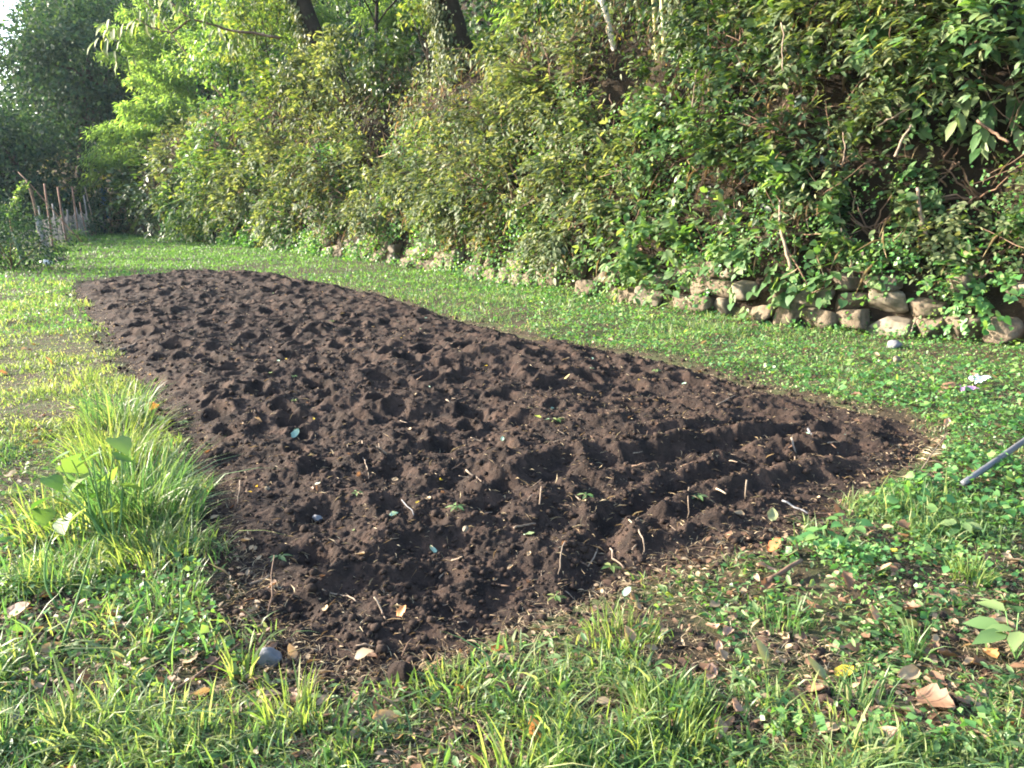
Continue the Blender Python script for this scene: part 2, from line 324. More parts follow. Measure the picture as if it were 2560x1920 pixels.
# the tilled bed: a finer sheet, with rows of boot-size hollows, clods and raked furrows
FY0, FY1, NJ, NT = 1.95, 18.6, 760, 900
def fan_y(j): return FY0 * (FY1 / FY0) ** (j / (NJ - 1))
def fan_w(y): return .75 + .72 * y
def build_bed():
    rng = np.random.default_rng(21)
    ys = fan_y(np.arange(NJ)); ts = np.linspace(-1, 1, NT)
    Y = np.repeat(ys[:, None], NT, 1); X = ts[None] * fan_w(Y)
    D = bed_dist(X, Y) + .16 * fbm(X * 1.8, Y * 1.8, 31, 3) + .10 * fbm(X * 6, Y * 6, 35, 2)
    wx = X + .12 * fbm(X * 2.3, Y * 2.3, 41, 2); wy = Y + .12 * fbm(X * 2.3 + 9, Y * 2.3, 43, 2)
    Z = .10 * fbm(X * .8, Y * .8, 51, 2) + (.062 * fbm(wx * 3.4, wy * 3.4, 52, 2)) + .030 * fbm(X * 9, Y * 9, 53, 3) + .017 * fbm(X * 34, Y * 34, 54, 2) + .006 * vnoise(X * 85, Y * 85, 58)
    ax = np.array([-.36, .933]); px = np.array([.933, .36]); o = np.array([.2, 2.3])
    def dent(c, a, b, ang, dep, rim=.35):
        R = 2.6 * max(a, b)
        j0 = int(np.searchsorted(ys, c[1] - R)); j1 = int(np.searchsorted(ys, c[1] + R))
        if j1 <= j0: return
        ww = fan_w(c[1]); k0 = int(max(0, ((c[0] - R) / ww * 1.25 + 1) * .5 * NT - 60)); k1 = int(min(NT, ((c[0] + R) / ww * 1.25 + 1) * .5 * NT + 60))
        k0, k1 = 0, NT
        dx = X[j0:j1, k0:k1] - c[0]; dy = Y[j0:j1, k0:k1] - c[1]
        uu = (dx * cos(ang) + dy * sin(ang)) / a; vv = (-dx * sin(ang) + dy * cos(ang)) / b; r2 = uu * uu + vv * vv
        Z[j0:j1, k0:k1] += -dep * np.exp(-r2 ** 1.6 * .9) + dep * rim * np.exp(-((np.sqrt(r2) - 1.45) / .38) ** 2)
    for rr in np.arange(-4.2, 4.6, .40):
        for ss in np.arange(.2, 16.5, .34):
            c = o + ax * (ss + rng.normal(0, .09)) + px * (rr + rng.normal(0, .07))
            if bed_dist(np.array([c[0]]), np.array([c[1]]))[0] < .1: continue
            near = c[0] > .1 and c[1] < 5.2
            if rng.random() < (.75 if near else .14): continue
            L = rng.uniform(.08, .14) ; ang = math.atan2(ax[1], ax[0]) + rng.normal(0, .45)
            dent(c, L, L * rng.uniform(.55, .8), ang, rng.uniform(.045, .085) * (1.0 if c[1] > 4.5 else .8))
    for pl, dep, wd in (([(1480, 1470), (1500, 1380), (1545, 1300), (1700, 1222), (1950, 1168), (2150, 1140)], .085, .075), ([(1500, 1190), (1650, 1160), (1900, 1122), (2080, 1098)], .075, .07),
                    ([(1560, 1125), (1750, 1105), (1950, 1078)], .05, .06), ([(1230, 1290), (1300, 1230), (1420, 1180)], .06, .08), ([(1620, 1330), (1800, 1265), (2050, 1205)], .04, .06)):
        P = np.array([G(*q)[:2] for q in pl]); d = np.full(X.shape, 9.0)
        for a, b in zip(P[:-1], P[1:]):
            e = b - a; t = np.clip(((X - a[0]) * e[0] + (Y - a[1]) * e[1]) / (e @ e), 0, 1); d = np.minimum(d, np.hypot(X - a[0] - t * e[0], Y - a[1] - t * e[1]))
        d = d + .05 * fbm(X * 6, Y * 6, 66, 2)
        dep *= .68; Z += -dep * np.exp(-(d / wd) ** 2) + dep * .5 * np.exp(-((d - 1.9 * wd) / (.7 * wd)) ** 2)
    Z = Z + .055
    Z = ground_z(X, Y) + (Z + .03) * sstep(-.05, .5, D) - .03 - .12 * sstep(.0, .10, -D)
    keep = (D > -.12)
    V = np.stack([X, Y, Z], -1).reshape(-1, 3)
    i, j = np.meshgrid(np.arange(NJ - 1), np.arange(NT - 1), indexing='ij')
    ok = keep[:-1, :-1] & keep[1:, :-1] & keep[:-1, 1:] & keep[1:, 1:]
    a = (i * NT + j)[ok]; F = np.stack([a, a + 1, a + NT + 1, a + NT], 1)
    used = np.unique(F); mp = np.full(len(V), -1); mp[used] = np.arange(len(used))
    tag(mesh_obj('tilled_soil', V[used], mp[F], M['soil'], smooth=True), kind='structure')
    return Z
BEDZ = build_bed()
def bed_z(x, y):
    x = np.asarray(x, float); y = np.asarray(y, float)
    j = np.clip(np.log(np.maximum(y, FY0) / FY0) / math.log(FY1 / FY0) * (NJ - 1), 0, NJ - 1.001); k = np.clip((x / fan_w(y) + 1) * .5 * (NT - 1), 0, NT - 1.001)
    j0 = j.astype(int); k0 = k.astype(int); fj = j - j0; fk = k - k0
    return (BEDZ[j0, k0] * (1 - fj) + BEDZ[j0 + 1, k0] * fj) * (1 - fk) + (BEDZ[j0, k0 + 1] * (1 - fj) + BEDZ[j0 + 1, k0 + 1] * fj) * fk
def surf_z(x, y):
    """top of whatever lies at x, y: soil in the bed, ground elsewhere"""
    x = np.asarray(x, float); y = np.asarray(y, float)
    return np.maximum(ground_z(x, y) - .15 * sstep(.02, .3, bed_dist(x, y)), np.where((y > FY0) & (y < FY1 - .1), bed_z(x, y), -9))
def SZ(px, py):
    p = G(px, py, 0.0)
    for _ in range(3): p = G(px, py, float(surf_z(p[0], p[1])))
    return p

def fan_points(n, y0, y1, rng, k=.72, c=.4):
    y = y0 * (y1 / y0) ** rng.random(n); x = rng.uniform(-1, 1, n) * (c + k * y); return x, y

# ------------------------------------------------------------------ grass, ground cover, crumbs of soil and litter (nobody could count them)
BARE = [(*G(a, b)[:2], r) for a, b, r in ((1130, 1800, .17), (1235, 1900, .17), (1010, 1900, .12), (1720, 1660, .22), (1950, 1650, .25), (2080, 1800, .22), (2300, 1790, .22), (2480, 1620, .28), (60, 1560, .30), (40, 1270, .22), (2020, 1880, .12), (200, 1730, .15), (2330, 1450, .25), (2180, 1340, .25), (1500, 1780, .10), (760, 1900, .10), (480, 1700, .16), (2540, 1420, .3), (1850, 1820, .12))]
def bare(x, y):
    r = np.zeros(np.shape(x)); w = .10 * fbm(x * 6, y * 6, 181, 2)
    for bx, by, br in BARE: r = np.maximum(r, sstep(1.25, .6, (np.hypot(x - bx, y - by) + w) / (br * .78)))
    return r
def build_grass():
    rng = np.random.default_rng(5)
    near = MB(); sunny = MB(); far = MB()
    x, y = fan_points(230000, 1.55, 15, rng)
    bd = bed_dist(x, y); u, q = uq(x, y); e = left_drop(x, y)
    nz = 1.5 * fbm(x * 1.1, y * 1.1, 71, 3); n2 = fbm(x * 3.5, y * 3.5, 75, 2)
    ok = (q < .02) & (e < 1.2) & (bd < -.01 + .26 * n2)
    leftside = (x < -.55 * y * .55 - .2) & (bd < 0)
    dens = .62 + .9 * nz + .6 * n2
    rightstrip = (x > 0) & (y > 4.2)
    dens = np.where(rightstrip, dens * (.5 + .9 * n2), dens); dens = np.where((x < -.3 - .33 * y) & (y > 4.4), dens + .6, dens)
    dens = np.where(bd > -.35, dens * .75, dens)
    # bare, littered ground: lower right and the worn strip left of the bed
    dens = np.where((x > .9) & (y < 3.2), dens * .55, dens)
    dens = np.where(y < 3.4, dens * (.26 + 1.0 * np.clip(fbm(x * 2.1, y * 2.1, 77, 2) + .1, 0, 1)), dens)
    ok &= rng.random(len(x)) < dens * (1 - .88 * bare(x, y))
    x, y, nz, n2, bd = x[ok], y[ok], nz[ok], n2[ok], bd[ok]
    z = surf_z(x, y) - .004
    tall = np.clip(1 + 1.2 * n2 + .9 * nz, .45, 2.1)
    h = rng.uniform(.022, .062, len(x)) * tall * np.where(y > 5, .95, 1.1) * np.where(rng.random(len(x)) < .06, 1.8, 1)
    h = np.where((x < -1.2) & (y < 4.2), h * 1.25, h)
    w = np.maximum(rng.gamma(4, .0012, len(x)) + .0018, .00105 * y)
    lean = rng.uniform(0, 2 * pi, len(x)); bend = h * rng.uniform(.1, 1.6, len(x))
    P = np.stack([x, y, z], 1)
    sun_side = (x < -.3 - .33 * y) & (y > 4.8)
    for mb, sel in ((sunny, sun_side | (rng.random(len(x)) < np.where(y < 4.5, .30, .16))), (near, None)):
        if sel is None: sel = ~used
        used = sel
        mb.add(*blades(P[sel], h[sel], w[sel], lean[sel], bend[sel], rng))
    tag(near.build('grass', M['grass']), 'green grass around the tilled bed', 'grass', kind='stuff')
    x, y = xy_uq(rng.uniform(5, 52, 110000), -9.5 + 9.8 * rng.random(110000))
    u, q = uq(x, y); e = left_drop(x, y); bd = bed_dist(x, y)
    ok = (q < .3) & (e < 2.5) & (bd < 0) & (rng.random(len(x)) < .62 + .6 * fbm(x * .7, y * .7, 81, 3)) & (y > 9)
    x, y = x[ok], y[ok]; h = rng.uniform(.03, .085, len(x)) * (1 + .8 * (rng.random(len(x)) < .05)); P = np.stack([x, y, ground_z(x, y)], 1)
    br = blades(P, h, .0011 * y, rng.uniform(0, 2 * pi, len(x)), h * rng.uniform(.2, 1.1, len(x)), rng); far.add(*br)
    tag(far.build('path_grass', M['grass_far']), 'short green grass on the far path', 'grass', kind='stuff')
    tag(sunny.build('sunlit_grass', M['grass_y']), 'yellow green short grass along the bed', 'grass', kind='stuff')
    # dead, straw coloured blades in the turf
    st = MB(); x, y = fan_points(80000, 1.6, 14, rng); bd = bed_dist(x, y); u, q = uq(x, y)
    ok = (q < .1) & (bd < .2) & (left_drop(x, y) < 1) & (rng.random(len(x)) < .6 + fbm(x * 1.5, y * 1.5, 91, 2) + .4 * bare(x, y)); x, y = x[ok], y[ok]
    P = np.stack([x, y, surf_z(x, y) + .002], 1); h = rng.uniform(.01, .03, len(x)); st.add(*blades(P, h, np.maximum(.003, .0009 * y), rng.uniform(0, 2 * pi, len(x)), rng.uniform(.02, .07, len(x)), rng))
    tag(st.build('dead_grass', M['straw']), 'dead straw coloured grass in the turf', 'dead grass', kind='stuff')
build_grass()

def flat_leaves(x, y, lift, L, Wd, rng, tmpl, tilt=.5, droop=.2):
    n = len(x); a = rng.uniform(0, 2 * pi, n); d = np.stack([np.cos(a), np.sin(a), rng.normal(-droop, .35, n)], 1)
    nn = np.stack([rng.normal(0, tilt, n), rng.normal(0, tilt, n), np.ones(n)], 1)
    return leaves(np.stack([x, y, surf_z(x, y) + lift], 1), d, nn, L, Wd, tmpl)
def build_cover():
    rng = np.random.default_rng(15)
    mb = MB(); x, y = fan_points(210000, 1.9, 17, rng); bd = bed_dist(x, y); u, q = uq(x, y); nz = fbm(x * 1.2, y * 1.2, 101, 3) + .9 * fbm(x * 4.2, y * 4.2, 104, 2)
    d = np.where((x > .2) & (y > 4) , .85 + .5 * nz - .03 * np.clip(y - 9, 0, 9), 0) + np.where((x > .7) & (y <= 4), .42 + .9 * nz, 0) + np.where((x < -.8) & (y < 4), .12 + .5 * nz, 0) + np.where((x <= .2) & (y > 9), .25 + .5 * nz, 0)
    ok = (q < .12) & (bd < -.06) & (rng.random(len(x)) < d * (1 - .8 * bare(x, y))); x, y = x[ok], y[ok]; n = len(x)
    L = np.maximum(rng.uniform(.012, .030, n), .0030 * y) * rng.uniform(.65, 1.35, n) * (1 + .8 * (rng.random(n) < .06)); hc = np.clip(.4 + 2.2 * fbm(x * 2.6, y * 2.6, 107, 2), .1, 1.7); mb.add(*flat_leaves(x, y, rng.uniform(.008, .075, n) * hc, L, L * rng.uniform(.75, 1.0, n), rng, T_DIA, .75))
    x, y = fan_points(16000, 3.5, 11, rng); bd = bed_dist(x, y); u, q = uq(x, y); ok = (q < .05) & (bd < -.15) & (x > .6) & (fbm(x * .9, y * .9, 109, 3) > .02) & (rng.random(len(x)) < .55); x, y = x[ok], y[ok]; n = len(x); L = rng.uniform(.028, .06, n); mb.add(*flat_leaves(x, y, rng.uniform(.03, .10, n), L, L * rng.uniform(.8, 1, n), rng, T_HEART, .4))
    tag(mb.build('clover_cover', M['clover']), 'low round leaved ground cover beside the bed', 'ground cover', kind='stuff')
    mb = MB(); x, y = fan_points(34000, 1.6, 6.5, rng); bd = bed_dist(x, y); nz = fbm(x * 1.5, y * 1.5, 111, 2)
    ok = (bd < -.05) & (rng.random(len(x)) < np.where(x > .4, .48, .20) + .8 * nz - .6 * bare(x, y)) & (left_drop(x, y) < 0); x, y = x[ok], y[ok]; n = len(x)
    L = rng.uniform(.022, .055, n); mb.add(*flat_leaves(x, y, rng.uniform(.012, .05, n), L, L * rng.uniform(.2, .42, n), rng, T_OVAL, .6, .05))
    tag(mb.build('broadleaf_weeds', M['fresh']), 'low broad bladed weeds in the turf', 'weeds', kind='stuff')
    # litter: crumbs of soil, bits of straw, shreds of leaf
    mb = MB(); x, y = fan_points(30000, 1.95, 16, rng); bd = bed_dist(x, y); ok = (bd > -.12) | ((rng.random(len(x)) < .7 * bare(x, y)) & (bd < 0)); x, y = x[ok], y[ok]; n = len(x)
    s = rng.gamma(1.7, .0032, n) + .0025; s = np.where(rng.random(n) < .02, s * 3.2, s); s = np.minimum(s, .024) * np.where(y > 6, 1.3, 1); z = surf_z(x, y)
    V, F = ICO1; R = rng.uniform(.6, 1.25, (n, len(V), 1))
    mb.add((V[None] * R * s[:, None, None] * np.array([1, 1, .75]) + np.stack([x, y, z + s * .25], 1)[:, None]).reshape(-1, 3), (F[None] + (np.arange(n) * len(V))[:, None, None]).reshape(-1, 3))
    tag(mb.build('soil_crumbs', M['crumb']), 'crumbs and clods of dark tilled soil', 'soil crumbs', kind='stuff')
    mb = MB(); x, y = fan_points(34000, 1.9, 15, rng); bd = bed_dist(x, y); nz = fbm(x * 1.4, y * 1.4, 121, 2)
    edge = np.exp(-np.abs(bd) / .35); ok = (bd > -.3) & (rng.random(len(x)) < (.16 + .55 * edge + .5 * nz + np.where((x > 0) & (y < 8), .22, 0)))
    x, y = x[ok], y[ok]; n = len(x); a = rng.uniform(0, 2 * pi, n); L = rng.gamma(2.2, .011, n) + .008; wd = np.maximum(rng.uniform(.0015, .0045, n), .0007 * y)
    d = np.stack([np.cos(a), np.sin(a), rng.normal(.1, .35, n)], 1); nn = np.stack([rng.normal(0, .5, n), rng.normal(0, .5, n), np.ones(n)], 1)
    mb.add(*leaves(np.stack([x, y, surf_z(x, y) + .004], 1), d, nn, L, wd, T_DIA))
    tag(mb.build('straw_bits', M['straw']), 'small bits of straw and root on the soil', 'straw', kind='stuff')
    for nm, mk, cnt, lab in (('brown_litter', 'dl_brown', 8000, 'shreds of brown leaf among the grass'), ('tan_litter', 'dl_tan', 6500, 'shreds of tan leaf among the grass')):
        mb = MB(); x, y = fan_points(cnt, 1.6, 12, rng); bd = bed_dist(x, y); u, q = uq(x, y); ok = (bd < .18) & (q < .1) & (rng.random(len(x)) < .55 + fbm(x * 1.7, y * 1.7, 131, 2) + np.where((x > .8) & (y < 5), .3, 0) + .5 * bare(x, y)) & (left_drop(x, y) < 0)
        x, y = x[ok], y[ok]; n = len(x); L = np.maximum(rng.gamma(3, .007, n) + .008, .003 * y); mb.add(*flat_leaves(x, y, rng.uniform(.003, .025, n), L, L * rng.uniform(.3, .7, n), rng, T_OVAL, .5, 0))
        tag(mb.build(nm, M[mk]), lab, 'leaf litter', kind='stuff')
build_cover()

# ------------------------------------------------------------------ the bank: retaining wall, undergrowth, shrubs
OUT = np.array([-DQ[0], -DQ[1], 0.0]); DU3 = np.array([DU[0], DU[1], 0.0])
def build_wall():
    rng = np.random.default_rng(33)
    root = empty('retaining_wall', (*xy_uq(8.0, .1), 0), 'low dry stone wall of rough tan and grey stones at the foot of the overgrown bank', 'stone wall')
    o = np.array(root.location)
    n = 0
    for u0, u1, w0, w1, courses, pr in ((-4.2, 4.6, .24, .50, ((.0, .27), (.26, .24), (.49, .22)), .95), (4.6, 17.5, .34, .62, ((.0, .27), (.26, .22)), .72), (17.5, 26, .5, .8, ((.0, .32),), .8)):
        for zc, hc in courses:
            u = u0 + rng.uniform(0, .3)
            while u < u1 and n < 98:
                w = rng.uniform(w0, w1); h = hc * rng.uniform(.75, 1.2); uc = u + w / 2; u += w * .97
                if rng.random() > pr * (1 if zc == 0 else .85 if zc < .4 else .6): continue
                q = .02 + .20 * (zc + h / 2) + rng.normal(0, .025); x, y = xy_uq(uc, q); gx, gy = xy_uq(uc, -.2); p = np.array([x, y, float(ground_z(gx, gy)) + zc + h * .44])
                V, F = rock(rng, (w * .53, .19, h * .54), .55, cut=4, block=True); a = math.atan2(DU[1], DU[0]) + rng.normal(0, .13); ca, sa = cos(a), sin(a); t = rng.normal(0, .13); ct, st = cos(t), sin(t)
                V = V @ np.array([[ct, 0, -st], [0, 1, 0], [st, 0, ct]]); V = V @ np.array([[ca, sa, 0], [-sa, ca, 0], [0, 0, 1]]); n += 1
                MB().add(V + p - o, F).build('stone', M[['stone', 'stone_pale', 'stone_grey'][rng.choice(3, p=[.6, .4, 0])]], root)
build_wall()

def hollow(x, y):
    r = np.zeros(np.shape(x))
    for hx, hy, hr, hd in HOLLOWS: r = np.maximum(r, np.exp(-((x - hx) ** 2 + (y - hy) ** 2) / (hr * hr)))
    return r
def bank_scatter(n, u0, u1, q0, q1, rng, lift=.3):
    qa = np.linspace(q0, q1, 200); za = np.interp(qa, QK, ZK); ar = np.concatenate([[0], np.cumsum(np.hypot(np.diff(qa), np.diff(za)))])    # spread evenly over the slope, steep parts too
    u = rng.uniform(u0, u1, n); q = np.interp(rng.random(n) * ar[-1], ar, qa); x, y = xy_uq(u, q); z = ground_z(x, y)
    off = rng.random(n) ** 1.5 * lift
    P = np.stack([x, y, z], 1) + OUT * .04 + (OUT * .7 + np.array([0, 0, .7])) * off[:, None]; return u, q, P
def lit_dirs(n, rng, droop=.5, spread=.9):
    d = OUT * .7 + np.array([0, 0, -droop]) + rng.normal(0, spread, (n, 3)) * .8
    nn = OUT * .7 + np.array([0, 0, .8]) + rng.normal(0, .5, (n, 3)); return d, nn
def build_undergrowth():
    rng = np.random.default_rng(44); mb = MB()
    for (n, u0, u1, L0, L1, lift) in ((13000, -7, 8, .045, .10, .5), (13000, 7, 20, .07, .13, .6), (9000, 19, 34, .10, .18, .6), (6000, 33, 60, .14, .24, .6)):
        u, q, P = bank_scatter(n, u0, u1, .12, 5.5, rng, lift)
        g = fbm(P[:, 0] * .9 + 5, P[:, 2] * 1.1 + P[:, 1] * .6, 141, 3); ok = (g > -.28) & ~open_at(P) & ((q > .38) | (rng.random(n) < .45)); P = P[ok]; m = len(P)
        d, nn = lit_dirs(m, rng); L = rng.uniform(L0, L1, m); mb.add(*leaves(P, d, nn, L, L * rng.uniform(.35, .75, m), T_DIA))
    tag(mb.build('bank_undergrowth', M['under']), 'tangled small leaved undergrowth covering the bank', 'undergrowth', kind='stuff')
    mb = MB()
    for (n, u0, u1, L0, L1) in ((9000, -7, 8, .05, .11), (11000, 7, 20, .08, .14), (5000, 19, 32, .12, .18)):
        u, q, P = bank_scatter(n, u0, u1, .25, 3.2, rng, .7); g = fbm(P[:, 0] * 1.3 + 15, P[:, 2] * 1.5 + P[:, 1] * .9, 191, 3); P = P[(g > -.05) & ~open_at(P)]; m = len(P); d, nn = lit_dirs(m, rng); L = rng.uniform(L0, L1, m); mb.add(*leaves(P + OUT * .12, d, nn, L, L * rng.uniform(.35, .6, m), T_OVAL))
    tag(mb.build('bank_vines', M['pale']), 'pale leaved vines woven through the shrubs on the bank', 'vines', kind='stuff')
    mb = MB(); u, q, P = bank_scatter(420, -6, 26, .3, 3.0, rng, .6)
    for p in P: mb.add(*tube(wiggle(p, p + np.array([0, 0, rng.uniform(-.5, .6)]) + OUT * rng.uniform(.1, .4) + DU3 * rng.normal(0, .4), 6, .03, rng), np.linspace(.008, .003, 6) * max(1, p[1] / 12), 4, False))
    tag(mb.build('bank_twigs', M['stem']), 'bare brown twigs and vine stems showing through the bank foliage', 'twigs', kind='stuff')
    mb = MB(); u, q, P = bank_scatter(5200, -7, 34, .1, 3.6, rng, .3); ok = fbm(P[:, 0] * .8, P[:, 2] * 1.3 + P[:, 1] * .5, 151, 2) > -.1; P = P[ok]; m = len(P)
    d = OUT * .35 + np.array([0, 0, -.8]) + rng.normal(0, .35, (m, 3)); up = rng.random(m) < .3; d[up] *= -1; nn = OUT + rng.normal(0, .5, (m, 3)); dist = np.hypot(P[:, 0], P[:, 1])
    mb.add(*leaves(P + OUT * .08 + np.array([0, 0, .12]), d, nn, rng.uniform(.15, .5, m), np.maximum(.006, .0011 * dist), T_DIA))
    tag(mb.build('dry_bank_grass', M['straw']), 'dry brown grass and dead stalks hanging on the bank', 'dry grass', kind='stuff')
    mb = MB(); u, q, P = bank_scatter(64000, -6, 30, -.10, .9, rng, .25); P = P[fbm(P[:, 0] * 1.6, P[:, 1] * 1.6 + P[:, 2] * 2, 171, 2) > -.10]; m = len(P); dist = np.hypot(P[:, 0], P[:, 1]); d, nn = lit_dirs(m, rng, .1); P = P + OUT * rng.uniform(.02, .26, m)[:, None]; L = np.maximum(rng.uniform(.025, .065, m), .0036 * dist)
    mb.add(*leaves(P, d, nn, L, L * rng.uniform(.6, 1, m), T_DIA)); tag(mb.build('wall_creepers', M['clover']), 'small green creepers along the foot of the wall', 'creepers', kind='stuff')
build_undergrowth()

TMPL = {'oval': T_OVAL, 'heart': T_HEART, 'dia': T_DIA, 'quad': T_QUAD}
def crown_leaves(rng, c, R, n, L, ratio, tmpl, k=None, sig=.28, droop=.5, outw=None, gap=.0, spread=.8, spray=False, flat=0.0):
    """leaf clumps through an uneven crown; gaps stay between the clumps"""
    R = np.asarray(R, float); k = k or max(9, n // 38)
    a = norm(rng.normal(0, 1, (k, 3)));
    if outw is not None: flip = (a @ outw) < -.25; a[flip] -= 1.6 * (a[flip] @ outw)[:, None] * outw
    rad = rng.uniform(.45, 1.12, k) ** .8; C = a * rad[:, None] * R
    w = rng.gamma(2, 1, k); idx = rng.choice(k, n, p=w / w.sum())
    s = sig * R.mean() * rng.uniform(.5, 1.3, k)
    P = C[idx] + rng.normal(0, 1, (n, 3)) * s[idx][:, None] * np.array([1, 1, .75])
    o = norm(P / R); d = o * .55 + np.array([0, 0, -droop]) + rng.normal(0, spread * .6, (n, 3)); nn = o * .55 + np.array([0, 0, .8]) + rng.normal(0, .45, (n, 3))
    if outw is not None: d = d + outw * .3; nn = nn + outw * .35
    Ls = L * rng.uniform(.6, 1.25, n)
    if spray:                                                  # leaves set left and right along drooping twigs
        m = max(4, n // 8); ci = rng.choice(k, m, p=w / w.sum()); T0 = C[ci] + rng.normal(0, 1, (m, 3)) * s[ci][:, None] * .8; to = norm(T0 / R) * .7 + np.array([0, 0, -.25]) + rng.normal(0, .45, (m, 3))
        if outw is not None: to = to + outw * .4
        to = norm(to); tl = L * rng.uniform(2.2, 5.0, m); ti = rng.integers(0, m, n); tt = rng.random(n); sd = np.where(rng.random(n) < .5, 1, -1.0)
        lat = norm(np.cross(to, np.array([0, 0, 1.0]) + rng.normal(0, .25, (m, 3)))); P = T0[ti] + to[ti] * (tt * tl[ti])[:, None] - np.array([0, 0, 1.0]) * (tt ** 2 * tl[ti] * .25)[:, None] + rng.normal(0, .12, (n, 3)) * L
        d = to[ti] * .55 + lat[ti] * (sd * .75)[:, None] + np.array([0, 0, -.25]) + rng.normal(0, .22, (n, 3)); nn = np.cross(lat[ti], to[ti]) ; nn = nn * np.where(nn[:, 2:3] < 0, -1, 1) + (0 if outw is None else outw * .35) + rng.normal(0, .28, (n, 3))
    if flat:
        ok = ~open_at(P * np.array([1, 1, 1]) + c - flat * (P @ OUT)[:, None] * OUT); P, d, nn, Ls = P[ok], d[ok], nn[ok], Ls[ok]
        P = P - flat * (P @ OUT)[:, None] * OUT; C = C - flat * (C @ OUT)[:, None] * OUT
    return leaves(P + c, d, nn, Ls, Ls * ratio * rng.uniform(.8, 1.2, len(Ls)), tmpl), C + c
SHW = norm(OUT * .85 + np.array([0, 0, .5]))
def shrub(name, px, py, wpx, hr, kind, L, ratio, mat, label, cat='shrub', dens=1.0, out=.30, stem='stem', seed=0, group='shrubs covering the bank', droop=.5, nstem=15, sig=.21):
    rng = np.random.default_rng(900 + seed + int(px * 3 + py)); b = bank_hit(px, py); dist = np.linalg.norm(b - np.array([0, 0, CAM_H]))
    r = wpx * dist / FPX / 2; R = np.array([r, r * .75, r * hr]); c = b + SHW * r * out; base = b - np.array([0, 0, r * hr * .55]); base[2] = ground_z(base[0], base[1])
    root = empty(name, base, label, cat, group)
    L = max(L * 1.45, 5.8 * dist / 796)
    n = int(min(7000, max(260, dens * 2.75 * pi * r * r * hr / (L * L * ratio * .6))))
    (V, F), C = crown_leaves(rng, c, R, n, L, ratio, TMPL[kind], droop=droop, outw=SHW, sig=sig, spray=True, flat=.42)
    MB().add(V, F).build('foliage', M[mat], root, origin=base)
    mb = MB()
    for t in C[rng.choice(len(C), min(nstem, len(C)), replace=False)]:
        s0 = base + rng.normal(0, r * .12, 3) * np.array([1, 1, .1]); mb.add(*tube(wiggle(s0, t, 7, r * .05, rng), np.linspace(.016, .005, 7) * max(1, dist / 14), 5, False))
    mb.build('stem', M[stem], root, origin=base); return root
